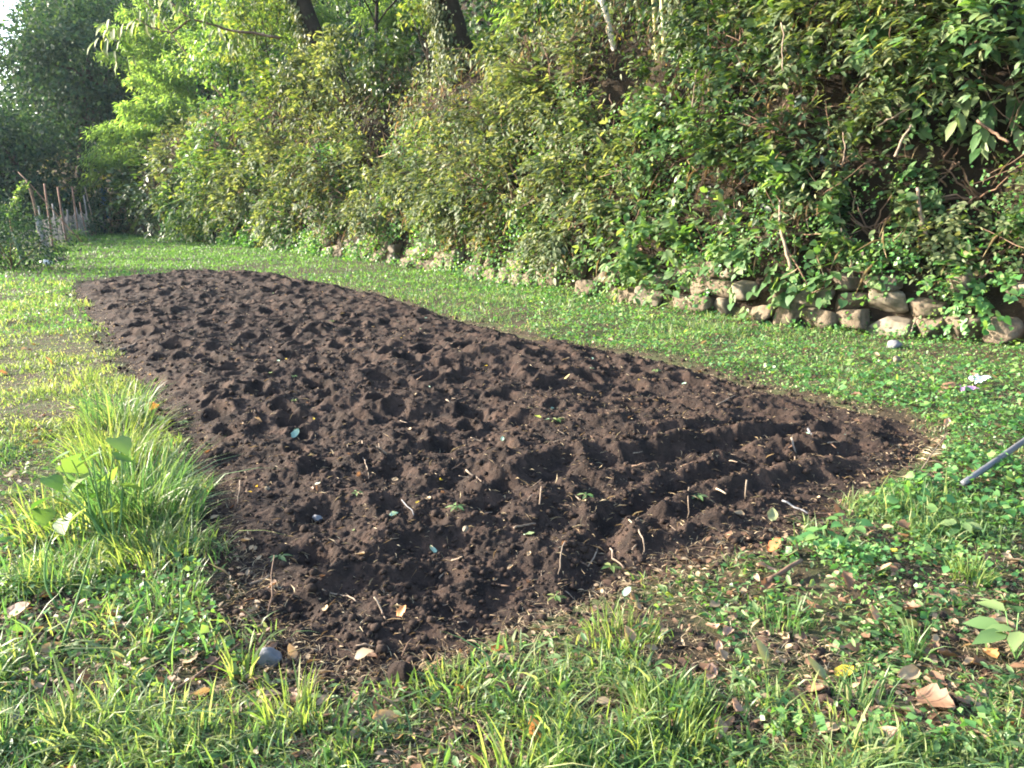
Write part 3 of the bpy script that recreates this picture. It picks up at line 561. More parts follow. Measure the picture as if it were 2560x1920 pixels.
g = 'glossy'; SH = [
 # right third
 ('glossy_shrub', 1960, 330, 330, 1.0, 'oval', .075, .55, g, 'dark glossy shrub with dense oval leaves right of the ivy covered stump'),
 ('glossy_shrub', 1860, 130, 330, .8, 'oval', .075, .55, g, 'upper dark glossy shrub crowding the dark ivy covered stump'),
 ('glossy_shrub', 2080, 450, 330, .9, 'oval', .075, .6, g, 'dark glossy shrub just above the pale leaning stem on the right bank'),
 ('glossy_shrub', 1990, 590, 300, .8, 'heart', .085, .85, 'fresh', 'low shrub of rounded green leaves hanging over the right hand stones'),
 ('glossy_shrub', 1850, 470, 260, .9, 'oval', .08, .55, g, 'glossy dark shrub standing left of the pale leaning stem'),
 ('hanging_shrub', 2230, 150, 360, .8, 'oval', .085, .40, 'lance', 'pale green shrub with drooping narrow leaves filling the upper right'),
 ('hanging_shrub', 2200, 300, 230, .8, 'oval', .08, .36, 'lance', 'narrow leaved drooping shrub below the pale upper right one'),
 ('hanging_shrub', 2440, 130, 300, .9, 'oval', .10, .45, 'fresh', 'shady green shrub in the top right corner'),
 ('hanging_shrub', 2320, 20, 300, .5, 'heart', .13, .9, 'fresh', 'broad leaved climber with heart shaped leaves at the upper right edge'),
 ('hanging_shrub', 1990, 20, 300, .4, 'heart', .11, .9, 'yellowish', 'yellow green broad leaved climber along the top edge at right'),
 ('bramble', 2430, 520, 330, .75, 'oval', .055, .6, 'pale', 'pale bramble mound with brown stems on the far right of the bank'),
 ('bramble', 2330, 640, 230, .7, 'oval', .055, .7, 'pale', 'small bramble clump directly above the grey stones at right'),
 ('bramble', 2500, 660, 220, .7, 'oval', .055, .6, 'fresh', 'green bramble at the right picture edge above the stones'),
 ('bramble', 2200, 610, 220, .8, 'heart', .075, .9, 'fresh', 'round leaved creeper beside the grey stone high in the wall'),
 ('bramble', 2370, 430, 180, .7, 'oval', .06, .6, 'fresh', 'leafy bramble under the big pale leaflets'),
 ('leafy_shrub', 1700, 560, 230, .8, 'oval', .12, .5, 'fresh', 'nettle like shrub with big light green leaves low in the bank centre right'),
 ('leafy_shrub', 1610, 615, 220, .8, 'oval', .11, .5, 'fresh', 'bright broad leaved shrub above the pale wall stones'),
 ('leafy_shrub', 1780, 640, 200, .8, 'oval', .10, .55, 'fresh', 'light green shrub between the nettle like shrub and the right hand stones'),
 ('leafy_shrub', 1600, 480, 260, .8, 'oval', .10, .45, 'pale', 'greyish green shrub in the middle of the bank above the nettle like shrub'),
 ('leafy_shrub', 1750, 380, 260, .9, 'oval', .085, .5, 'fresh', 'green shrub in front of the two bamboo culms'),
 ('leafy_shrub', 1560, 330, 260, .8, 'oval', .085, .45, 'pale', 'pale shrub at the foot of the white trunk'),
 ('leafy_shrub', 1460, 560, 260, .8, 'oval', .09, .45, 'lance', 'olive shrub above the dry hanging stalks in mid bank'),
 ('lance_shrub', 1340, 190, 200, 1.2, 'oval', .14, .26, 'lance', 'tall drooping lance leaved shrub between the thick ivy trunk and the white trunk'),
 ('lance_shrub', 1330, 330, 230, .9, 'oval', .12, .3, 'lance', 'lance leaved shrub below the tall drooping one'),
 ('lance_shrub', 1440, 440, 260, .8, 'oval', .09, .45, 'pale', 'mottled shrub left of the greyish green one in mid bank'),
 ('mid_shrub', 1225, 345, 230, .8, 'oval', .09, .45, 'ivy', 'ivy mound at the foot of the thick ivy clad trunk'),
 ('mid_shrub', 1240, 470, 280, .8, 'oval', .09, .4, 'pale', 'dull green shrub under the ivy mound of the thick trunk'),
 ('mid_shrub', 1330, 530, 250, .8, 'oval', .085, .45, 'under', 'brownish shrub above the tilted wall stone'),
 ('mid_shrub', 1140, 515, 260, .8, 'oval', .09, .4, 'pale', 'shrub with small pale leaves low in the bank left of the tilted stone'),
 ('mid_shrub', 1070, 440, 240, .9, 'oval', .10, .45, 'lance', 'olive green shrub right of the dark cleft'),
 ('mid_shrub', 860, 280, 230, .9, 'oval', .15, .35, 'pale', 'shrub with large pale hanging leaves left of the dark cleft'),
 ('mid_shrub', 830, 430, 230, .8, 'oval', .11, .4, 'lance', 'shrub under the large pale hanging leaves'),
 ('mid_shrub', 1000, 530, 250, .7, 'oval', .09, .45, 'pale', 'low shrub on the wall below the dark cleft'),
 ('mid_shrub', 880, 530, 230, .7, 'oval', .09, .4, 'under', 'brown tinged low shrub left of the cleft foot'),
 ('left_shrub', 720, 330, 240, .9, 'oval', .11, .45, 'yellowish', 'yellow green shrub under the leaning left trunk'),
 ('left_shrub', 700, 480, 240, .9, 'oval', .11, .4, 'pale', 'pale shrub in the left half of the bank above the stones'),
 ('left_shrub', 740, 545, 200, .7, 'oval', .10, .4, 'lance', 'low shrub over the leftmost visible wall stones'),
 ('left_shrub', 590, 380, 220, .9, 'oval', .12, .45, 'fresh', 'green shrub behind the leaning bare pole'),
 ('left_shrub', 570, 500, 210, .9, 'oval', .11, .4, 'yellowish', 'sunlit yellow green shrub on the far part of the bank'),
 ('left_shrub', 610, 545, 170, .8, 'oval', .11, .4, 'pale', 'low pale shrub where the wall disappears'),
 ('left_shrub', 480, 420, 190, .9, 'oval', .14, .42, 'lance', 'shrub below the feathery bamboo plumes'),
 ('left_shrub', 490, 540, 150, .9, 'oval', .14, .4, 'fresh', 'far low shrub at the bend of the bank'),
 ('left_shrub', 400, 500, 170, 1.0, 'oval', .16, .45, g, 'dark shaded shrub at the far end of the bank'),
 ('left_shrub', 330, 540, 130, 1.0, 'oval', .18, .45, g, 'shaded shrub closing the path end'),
 ('left_shrub', 640, 250, 200, .9, 'oval', .13, .45, 'yellowish', 'yellowing shrub beside the leaning left trunk'),
 ('left_shrub', 760, 170, 170, 1.0, 'oval', .12, .5, 'ivy', 'ivy clump around the base of the leaning left trunk'),
]
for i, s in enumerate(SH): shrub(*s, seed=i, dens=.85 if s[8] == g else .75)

# big compound leaves hanging in front of the dark hollow at right
def compound_plant():
    b = bank_hit(2400, 330) + OUT * .5; rng = np.random.default_rng(77)
    root = empty('compound_leaf_plant', b, 'light green sprig of large oval leaflets hanging before the dark hollow at right', 'plant')
    mb = MB(); st = MB()
    for (x0, y0, x1, y1, k) in ((2450, 190, 2390, 300, 6), (2490, 240, 2450, 330, 6), (2540, 230, 2545, 320, 5), (2480, 330, 2450, 370, 4)):
        dep = b[1]; p = at_depth(x0, y0, dep); q = at_depth(x1, y1, dep - .15); pts = wiggle(p, q, 8, .006, rng, -.03); st.add(*tube(pts, .004, 5)); ax = norm(q - p)
        for j in range(k):
            c = pts[1 + j * 6 // k]; sd = (1 if j % 2 else -1); d = ax * .8 + np.array([sd * .55, 0, -.25]) + rng.normal(0, .12, 3)
            n = np.array([-.5, -.5, .6]) + rng.normal(0, .2, 3); mb.add(*leaves(c[None], d[None], n[None], rng.uniform(.20, .26), rng.uniform(.085, .11), T_OVAL))
        mb.add(*leaves(pts[-1][None], ax[None], np.array([[-.5, -.5, .6]]), .26, .11, T_OVAL))
    mb.build('leaflets', M['fresh'], root, origin=b); st.build('stem', M['stem_green'], root, origin=b)
compound_plant()

# bare stems and dead branches standing out on the bank
def branch(name, pts, r0, r1, mat, label, cat='branch', lift=.25, group=None):
    P = [bank_hit(*p) + SHW * lift for p in pts]; rng = np.random.default_rng(int(pts[0][0])); o = P[0].copy(); Q = []
    for a, b in zip(P[:-1], P[1:]): Q += list(wiggle(a, b, 5, .012, rng)[:-1])
    Q.append(P[-1]); Q = np.array(Q); mb = MB().add(*tube(Q - o, np.linspace(r0, r1, len(Q)), 6)); ob = mb.build(name, M[mat], None, True); ob.location = o; return tag(ob, label, cat, group)
branch('dead_stem', [(1991, 545), (1990, 600), (2005, 660), (2018, 712)], .014, .022, 'stem_pale', 'pale leaning dead stem standing among round leaves above the right hand stones', lift=.42)
branch('dead_stem', [(2330, 520), (2335, 560), (2343, 600), (2352, 635)], .018, .024, 'stem_pale', 'pale grey stub of a stem in the bramble mound at far right', lift=.45)
branch('dead_stem', [(2320, 375), (2290, 430), (2280, 450)], .010, .016, 'stem_pale', 'thin straight pale stick leaning before the dark hollow at right', lift=.5)
branch('dead_stem', [(2232, 370), (2280, 345), (2315, 325)], .012, .010, 'stem_pale', 'broken grey branch lying across the dark hollow at right', lift=.45)
branch('dead_stem', [(2480, 365), (2520, 395), (2558, 420)], .018, .014, 'stem', 'brown dead branch sticking out at the right edge of the dark hollow', lift=.5)
branch('dead_stem', [(2030, 160), (2033, 220), (2034, 275)], .008, .007, 'stem_pale', 'thin upright vine hanging above the dark glossy shrubs', lift=.8)
branch('dead_stem', [(2160, 480), (2168, 440), (2162, 400)], .009, .006, 'stem_pale', 'thin bare twig at the right side of the dark glossy shrubs', lift=.6)
branch('dead_stem', [(1990, 640), (2060, 760), (2100, 745)], .012, .009, 'stem', 'brown root arching over the stones on the right', lift=.3)
branch('dead_stem', [(1400, 150), (1415, 190), (1422, 245)], .010, .008, 'stem', 'thin brown stalk rising from mid bank left of the white trunk', lift=.5)
branch('dead_stem', [(1790, 330), (1793, 300), (1800, 240)], .010, .007, 'stem_pale', 'bare reddish twig sticking up in the glossy leaves right of the bamboo', lift=.6)
branch('dead_stem', [(2294, 850), (2305, 815), (2340, 775)], .008, .006, 'stem_pale', 'thin pale curved stick leaning on the wall stones at right', lift=.18)
branch('dead_stem', [(1015, 230), (1035, 250)], .03, .025, 'stem_pale', 'short broken pale stub left of the thick ivy clad trunk', lift=.6)

# ------------------------------------------------------------------ trees on and behind the bank
def plateau(px, q, py=140):
    r = ray(px, py); t = np.linspace(3, 90, 3000); x, y = r[0] * t, r[1] * t; u, qq = uq(x, y); i = int(np.argmax(qq > q)); return np.array([x[i], y[i], float(ground_z(x[i], y[i]))])
def tree(name, base, top, r0, r1, label, bark='bark', crown=None, limbs=5, ivy=None, group=None, cat='tree', seed=0, nseg=10):
    """tapered trunk with limbs; crown = (centre height above base, radii, leaves, L, mat)"""
    rng = np.random.default_rng(3000 + seed); base = np.asarray(base, float); top = np.asarray(top, float)
    root = empty(name, base, label, cat, group); T = wiggle(base - np.array([0, 0, .3]), top, nseg, .05 * r0 / .2, rng); mb = MB()
    rad = np.linspace(r0, r1, nseg); rad[0] *= 1.25; mb.add(*tube(T, rad, 9))
    if crown:
        c = base + (top - base) * crown[0]; R = np.asarray(crown[1], float); (V, F), C = crown_leaves(rng, c, R, crown[2], crown[3], crown[5] if len(crown) > 5 else .5, T_DIA, k=crown[6] if len(crown) > 6 else None, sig=.2, droop=.4)
        for t in C[rng.choice(len(C), min(limbs, len(C)), replace=False)]:
            i = rng.integers(int(nseg * .45), nseg - 1); mb.add(*tube(wiggle(T[i], t, 8, .06 * R.mean() / 2, rng), np.linspace(rad[i] * .55, .012, 8), 6, False))
    mb.build('trunk', M[bark], root, True, base)
    if crown: MB().add(V, F).build('crown', M[crown[4]], root, origin=base)
    if ivy:
        n, L, h, side, sp = ivy; t = rng.random(n) ** 1.2 * h; tt = np.linspace(0, 1, nseg); P = np.stack([np.interp(t, tt, T[:, k]) for k in range(3)], 1); rr = np.interp(t, tt, rad)
        a = math.atan2(side[1], side[0]) + rng.normal(0, sp, n); o = np.stack([np.cos(a), np.sin(a), 0 * a], 1); P = P + o * (rr + rng.random(n) ** 2 * .45 * (1.25 - t / h))[:, None]
        d = np.array([0, 0, -.9]) + o * .4 + rng.normal(0, .35, (n, 3)); nn = o + np.array([0, 0, .5]) + rng.normal(0, .4, (n, 3)); Ls = L * rng.uniform(.6, 1.3, n)
        MB().add(*leaves(P, d, nn, Ls, Ls * .55, T_DIA)).build('ivy', M['ivy'], root, origin=base)
    return root
bA = plateau(1172, 2.0); tA = at_depth(1120, -60, bA[1]); tA = bA + (tA - bA) * 1.9
tree('ivy_tree', bA, tA, .30, .22, 'thick dark trunk clad in ivy on its left side above mid bank', crown=(1.0, (2.6, 2.6, 1.8), 4200, .13, 'forest'), ivy=(3600, .11, .75, OUT + np.array([-.9, .3, 0]), .62), seed=1)
bB = plateau(835, 2.0); tB = at_depth(745, -40, bB[1]); tB = bB + (tB - bB) * 2.0
tree('ivy_tree', bB, tB, .27, .20, 'leaning dark trunk with yellowing ivy in the left half of the bank', crown=(1.0, (2.6, 2.6, 1.8), 4200, .15, 'forest'), ivy=(2600, .14, .7, OUT + np.array([-1.2, .3, 0]), .55), seed=2)
bC = plateau(1545, 1.5, 150); tC = at_depth(1508, -10, bC[1]); tC = bC + (tC - bC) * 2.4
tree('pale_tree', bC, tC, .056, .04, 'slim white barked trunk rising from the bank right of centre', bark='bark_pale', crown=(1.0, (1.6, 1.6, 1.3), 1800, .11, 'forest'), seed=3)
bD = plateau(1748, 1.5, 140); tD = at_depth(1725, 0, bD[1]); tD = bD + (tD - bD) * 2.2
tree('ivy_stump', bD, tD, .20, .14, 'short dark trunk smothered in small glossy leaves right of the bamboo', crown=(1.0, (1.7, 1.7, 1.3), 2600, .09, 'glossy'), ivy=(1500, .085, .9, OUT + np.array([.4, -.6, 0]), .8), seed=4)

def culm(px0, py0, px1, py1, q, r, label, k=2.2, mat='culm', name='bamboo_culm', group=None, cat='bamboo', knots=True, leafy=True, seed=0):
    rng = np.random.default_rng(5000 + seed); b = plateau(px0, q, py0); p0 = at_depth(px0, py0, b[1]); p1 = at_depth(px1, py1, b[1]); d = p1 - p0; p0 = p0 - d / np.linalg.norm(d) * .7; top = p0 + (p1 - p0) * k
    root = empty(name, p0, label, cat, group); n = 22; T = wiggle(p0, top, n, .012, rng); rad = np.linspace(r, r * .55, n)
    mb = MB()
    for i in range(n - 1):                                    # nodes: a swelling at every joint
        a, b2 = T[i], T[i + 1]; s = np.array([a, a + (b2 - a) * .06, a + (b2 - a) * .5, a + (b2 - a) * .95, b2]); rr = rad[i]; mb.add(*tube(s, [rr * (1.18 if knots else 1), rr, rr * .97, rr, rr * (1.15 if knots else 1)], 7, False))
    mb.build('culm', M[mat], root, True, p0)
    if leafy:
        (V, F), C = crown_leaves(rng, top, (1.5, 1.5, 1.2), 1100, .15, .2, T_DIA, droop=.8); MB().add(V, F).build('foliage', M['plume'], root, origin=p0)
    return root
culm(1645, 200, 1631, 0, 1.4, .052, 'left one of the two straight yellowish bamboo culms above the bank', group='bamboo culms above the bank', seed=1)
culm(1668, 235, 1656, 0, 1.3, .055, 'right one of the two straight yellowish bamboo culms above the bank', group='bamboo culms above the bank', seed=2)
culm(1597, 70, 1588, -10, 1.7, .028, 'thin yellow bamboo cane between the white trunk and the two culms', group='bamboo culms above the bank', seed=3)
culm(1512, 80, 1490, 0, 2.0, .022, 'thin leaning cane just left of the white trunk', group='bamboo culms above the bank', mat='stem', seed=4)
culm(1400, 110, 1335, -20, 5.5, .035, 'dark slanting cane in the shade between the ivy trunk and the white trunk', group='dark canes in the shaded wood', mat='bark', seed=5)
culm(1260, 70, 1205, -30, 6, .04, 'dark slanting cane just right of the thick ivy trunk', group='dark canes in the shaded wood', mat='bark', seed=6)
culm(1075, 150, 1012, -20, 6, .045, 'dark slanting cane just left of the thick ivy trunk', group='dark canes in the shaded wood', mat='bark', seed=7)
culm(902, 95, 900, 0, 7, .045, 'upright dark cane between the two ivy clad trunks', group='dark canes in the shaded wood', mat='bark', seed=8)
culm(590, 285, 380, 25, 2.2, .035, 'bare thin pole leaning left out of the far bank', k=1.15, mat='stem', name='leaning_pole', cat='pole', knots=False, leafy=False, seed=9)

# feathery bamboo arching over the far end of the bank
def feathery(px0, py0, tips, q, label, seed, L=.17, n_per=620, depth=0.0):
    rng = np.random.default_rng(6000 + seed); b = plateau(px0, q, py0); b = np.array([b[0], b[1], float(ground_z(b[0], b[1]))]); root = empty('feathery_bamboo', b, label, 'bamboo', 'feathery bamboo at the far end of the bank'); fo = MB(); st = MB()
    crest = at_depth(px0 + 20, py0 - 90, b[1]); st.add(*tube(wiggle(b, crest, 8, .03, rng), np.linspace(.05, .03, 8), 6))
    for (tx, ty) in tips:
        tip = at_depth(tx, ty, b[1] - rng.uniform(.5, 2.0) - depth); s = b + (crest - b) * rng.uniform(.35, 1.0); mid = (s + tip) / 2 + np.array([0, 0, np.linalg.norm(tip - s) * .22])
        t = np.linspace(0, 1, 16)[:, None]; A = (1 - t) ** 2 * s + 2 * t * (1 - t) * mid + t * t * tip; st.add(*tube(A, np.linspace(.022, .006, 16), 5, False))
        n = n_per; tt = rng.beta(1.6, 1.1, n); P = np.stack([np.interp(tt, t[:, 0], A[:, k]) for k in range(3)], 1); wv = .10 + .34 * np.sin(np.clip(tt, 0, 1) * pi) ** .8
        P += rng.normal(0, 1, (n, 3)) * wv[:, None] * np.array([.85, .85, .22]); P[:, 2] -= rng.random(n) ** 1.5 * .34
        ax = norm((tip - s)[None])[0]; d = ax * .55 + np.array([0, 0, -.55]) + rng.normal(0, .4, (n, 3)); nn = np.array([-.4, -.3, .8]) + rng.normal(0, .35, (n, 3)); Ls = L * rng.uniform(.6, 1.4, n) * 1.25; fo.add(*leaves(P, d, nn, Ls, Ls * .24, T_QUAD))
    fo.build('foliage', M['plume'], root, origin=b); st.build('stems', M['culm'], root, origin=b)
feathery(470, 280, [(255, 60), (300, 20), (350, -10), (250, 130), (310, 110), (360, 70)], 3.0, 'tall feathery bamboo whose light plumes reach the top of the frame at left', 1, n_per=800)
feathery(480, 340, [(320, 190), (330, 150), (385, 180), (420, 130)], 2.6, 'feathery bamboo with flat plumes crossed by the bare leaning pole', 2, n_per=750)
feathery(480, 420, [(300, 260), (310, 290), (350, 240), (420, 240), (400, 290)], 2.2, 'feathery bamboo sprays just below the leaning pole plumes', 3, n_per=750)
feathery(400, 480, [(215, 440), (240, 410), (190, 480), (290, 400)], 1.8, 'lowest feathery bamboo spray drooping over the path end', 4, n_per=650)
feathery(560, 190, [(400, 40), (450, 20), (480, 80), (520, 10)], 3.6, 'feathery bamboo behind the leaning bare pole at the top', 5, n_per=700)
feathery(620, 130, [(500, -20), (560, -30), (590, 60), (540, 90)], 3.6, 'yellow green bamboo left of the leaning dark trunk', 6, n_per=650)

feathery(760, 130, [(640, 20), (690, -20), (720, 40), (800, 20), (850, -20)], 4.2, 'yellow green bamboo sprays hanging before the top of the leaning dark trunk', 7, n_per=520, depth=.6)
feathery(1010, 90, [(900, 20), (940, -30), (980, 40), (1060, 10)], 6.0, 'bamboo sprays between the two ivy clad trunks', 8, n_per=450, depth=.2)
feathery(1440, 100, [(1255, 45), (1330, 15), (1380, 50), (1420, -20), (1300, -20)], 4.6, 'light bamboo spray reaching left above the drooping lance leaved shrub', 9, n_per=420, depth=.2)
feathery(430, 400, [(225, 330), (260, 350), (330, 330), (205, 400), (370, 340)], 2.0, 'drooping feathery bamboo halfway up beside the big dark tree', 11, n_per=650)

# hanging branch with big yellow green leaves near the upper left
def hanging_branch():
    rng = np.random.default_rng(88); dep = 17.0; o = at_depth(640, 90, dep); root = empty('hanging_branch', o, 'thin bare branch with large yellow green leaves hanging at the upper left', 'branch'); st = MB(); lf = MB()
    P = [at_depth(x, y, dep) for x, y in ((700, 95), (560, 72), (480, 48), (430, 82), (380, 70), (330, 40))]; Q = []
    for a, b in zip(P[:-1], P[1:]): Q += list(wiggle(a, b, 5, .03, rng)[:-1])
    st.add(*tube(np.array(Q), np.linspace(.028, .010, len(Q)), 6)); P2 = wiggle(at_depth(480, 48, dep), at_depth(420, 0, dep), 6, .02, rng); st.add(*tube(P2, np.linspace(.018, .008, 6), 5))
    for (x, y) in ((330, 45), (300, 70), (290, 95), (310, 130), (270, 90), (255, 105), (345, 60), (370, 40), (400, 20), (420, 35), (450, 20), (500, 20), (530, 40), (565, 90), (590, 110), (600, 95), (545, 70)):
        c = at_depth(x, y, dep + rng.normal(0, .15)); m = 5; d = np.array([-.3, 0, -.9]) + rng.normal(0, .3, (m, 3)); nn = np.array([-.6, -.6, .4]) + rng.normal(0, .3, (m, 3)); lf.add(*leaves(c + rng.normal(0, .12, (m, 3)), d, nn, rng.uniform(.22, .34, m), .12, T_OVAL))
    st.build('stem', M['stem'], root, True, o); lf.build('leaves', M['yellowish'], root, origin=o)
hanging_branch()

SH2 = [('canopy_shrub', 2440, 60, 420, .6, 'oval', .11, .45, 'fresh', 'leafy branch mass closing the top right corner'), ('canopy_shrub', 2150, 60, 380, .6, 'oval', .10, .4, 'lance', 'hanging narrow leaved mass along the top edge right of the glossy shrubs'), ('canopy_shrub', 1860, 30, 320, .7, 'oval', .09, .5, 'glossy', 'small leaved evergreen mass along the top edge above the stump'),
       ('canopy_shrub', 2520, 240, 220, .9, 'oval', .10, .45, 'lance', 'drooping foliage at the right frame edge above the dark hollow'), ('canopy_shrub', 2300, 230, 260, .9, 'oval', .085, .36, 'lance', 'hanging curtain of narrow pale leaves left of the big leaflets'), ('canopy_shrub', 1700, 270, 220, .9, 'oval', .085, .5, 'glossy', 'dark glossy bush around the feet of the two culms'), ('canopy_shrub', 1450, 260, 220, .8, 'oval', .09, .45, 'pale', 'twiggy pale shrub left of the white trunk foot'), ('canopy_shrub', 1010, 230, 200, .8, 'oval', .10, .45, 'glossy', 'dark shrub at the head of the dark cleft'), ('canopy_shrub', 930, 440, 200, .9, 'oval', .10, .45, 'lance', 'shrub on the left lip of the dark cleft'),
       ('canopy_shrub', 1600, 560, 220, .8, 'oval', .10, .5, 'fresh', 'leafy shrub between the nettle like shrub and the mottled one'), ('canopy_shrub', 1700, 690, 240, .6, 'heart', .07, .9, 'fresh', 'round leaved creeper hanging over the wall right of the pale stones'), ('canopy_shrub', 1400, 620, 220, .6, 'oval', .07, .45, 'pale', 'low shrub hanging over the wall left of the pale stones'), ('canopy_shrub', 2150, 700, 240, .55, 'heart', .07, .9, 'fresh', 'creeper spilling over the stones below the pale leaning stem'), ('canopy_shrub', 1200, 570, 200, .6, 'oval', .08, .45, 'under', 'brownish overhang just above the tilted wall stone'), ('canopy_shrub', 2420, 720, 200, .5, 'heart', .06, .9, 'clover', 'creeper mat over the big stones at far right')]
for i, t in enumerate(SH2): shrub(*t, seed=200 + i, dens=.8)
# branches drooping in from the tree above the upper right
def canopy():
    for i, (px, q, h, w) in enumerate(((620, 2.6, 5.2, 'left of the leaning dark trunk'), (930, 2.8, 5.0, 'between the two ivy clad trunks'), (1090, 3.2, 5.4, 'just left of the thick ivy clad trunk'), (1330, 2.6, 4.8, 'right of the thick ivy clad trunk'), (1480, 3.0, 4.9, 'left of the white trunk'), (1800, 2.4, 4.6, 'above the ivy covered stump'), (2100, 2.4, 4.4, 'above the pale drooping shrub'), (500, 3.0, 5.6, 'above the feathery bamboo'))):
        b = plateau(px, q, 60); tree('canopy_tree', b, b + np.array([.3, .2, h]), .07, .04, 'slender leafy tree leaning over the bank ' + w, crown=(.96, (2.7, 2.5, 1.7), 5200, .15, 'forest', .5, 110), limbs=9, group='crowns hanging over the bank', seed=120 + i)
canopy()
def saplings():
    for i, (px, cx, cy, R, mk, w) in enumerate(((690, 655, 45, 1.5, 'yellowish', 'crowding the left side of the leaning dark trunk'), (800, 735, 185, .8, 'ivy', 'half hiding the leaning dark trunk'), (900, 850, 150, .9, 'pale', 'right of the leaning dark trunk foot'), (1075, 1062, 25, .6, 'yellowish', 'with yellow leaves close left of the thick ivy trunk'), (580, 560, 130, 1.3, 'fresh', 'behind the bare leaning pole'), (960, 950, 160, .7, 'glossy', 'at the head of the dark cleft'), (1265, 1262, 200, .5, 'pale', 'right of the thick ivy trunk foot'), (1830, 1830, 40, .8, 'glossy', 'above the ivy covered stump'))):
        b = plateau(px, 1.5, 150); t = at_depth(cx, cy, b[1] - .3); tree('sapling', b, t, .035, .015, 'leafy sapling ' + w, crown=(1.0, (R, R * .8, R), int(900 * R * R + 300), max(.11, b[1] * .0062), mk, .5), limbs=6, group='saplings on the edge of the bank', seed=150 + i)
saplings()
def forest():
    rng = np.random.default_rng(99); spots = [(1290, 13, 9), (1000, 15, 10), (860, 14, 11), (1420, 15, 9), (1580, 14, 10), (660, 9, 11), (560, 12, 12), (1720, 11, 9), (1880, 6, 8), (2080, 6, 8), (2300, 5.5, 7.5), (2480, 6, 8), (430, 8, 12), (340, 9, 12)]
    where = ['right of the thick ivy trunk', 'left of the thick ivy trunk', 'between the two ivy clad trunks', 'left of the white trunk', 'behind the white trunk', 'behind the leaning dark trunk', 'behind the feathery bamboo tops', 'behind the two bamboo culms', 'above the upper glossy shrub', 'above the pale drooping shrub', 'behind the broad leaved climber', 'in the top right corner behind the shrubs', 'behind the leaning bare pole', 'beyond the far bamboo plumes']
    for i, ((px, q, h), w) in enumerate(zip(spots, where)):
        b = plateau(px, q, 60); t = b + np.array([rng.normal(0, .6), rng.normal(0, .4), h]); s = max(1, b[1] / 22)
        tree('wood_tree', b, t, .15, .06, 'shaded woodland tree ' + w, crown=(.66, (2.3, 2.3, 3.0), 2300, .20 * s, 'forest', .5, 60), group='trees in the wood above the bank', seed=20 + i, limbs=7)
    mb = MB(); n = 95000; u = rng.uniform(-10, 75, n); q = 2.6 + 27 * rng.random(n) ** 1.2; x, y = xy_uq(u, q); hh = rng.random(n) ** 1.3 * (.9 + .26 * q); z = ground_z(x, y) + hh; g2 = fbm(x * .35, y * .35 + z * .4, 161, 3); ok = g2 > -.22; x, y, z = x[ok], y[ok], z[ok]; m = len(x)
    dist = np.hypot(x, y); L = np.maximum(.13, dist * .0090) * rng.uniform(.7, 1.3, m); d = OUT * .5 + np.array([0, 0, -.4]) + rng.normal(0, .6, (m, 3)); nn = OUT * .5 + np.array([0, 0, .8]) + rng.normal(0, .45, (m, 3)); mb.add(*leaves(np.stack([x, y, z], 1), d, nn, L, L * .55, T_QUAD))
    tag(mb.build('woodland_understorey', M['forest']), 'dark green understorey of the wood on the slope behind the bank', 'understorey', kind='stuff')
forest()

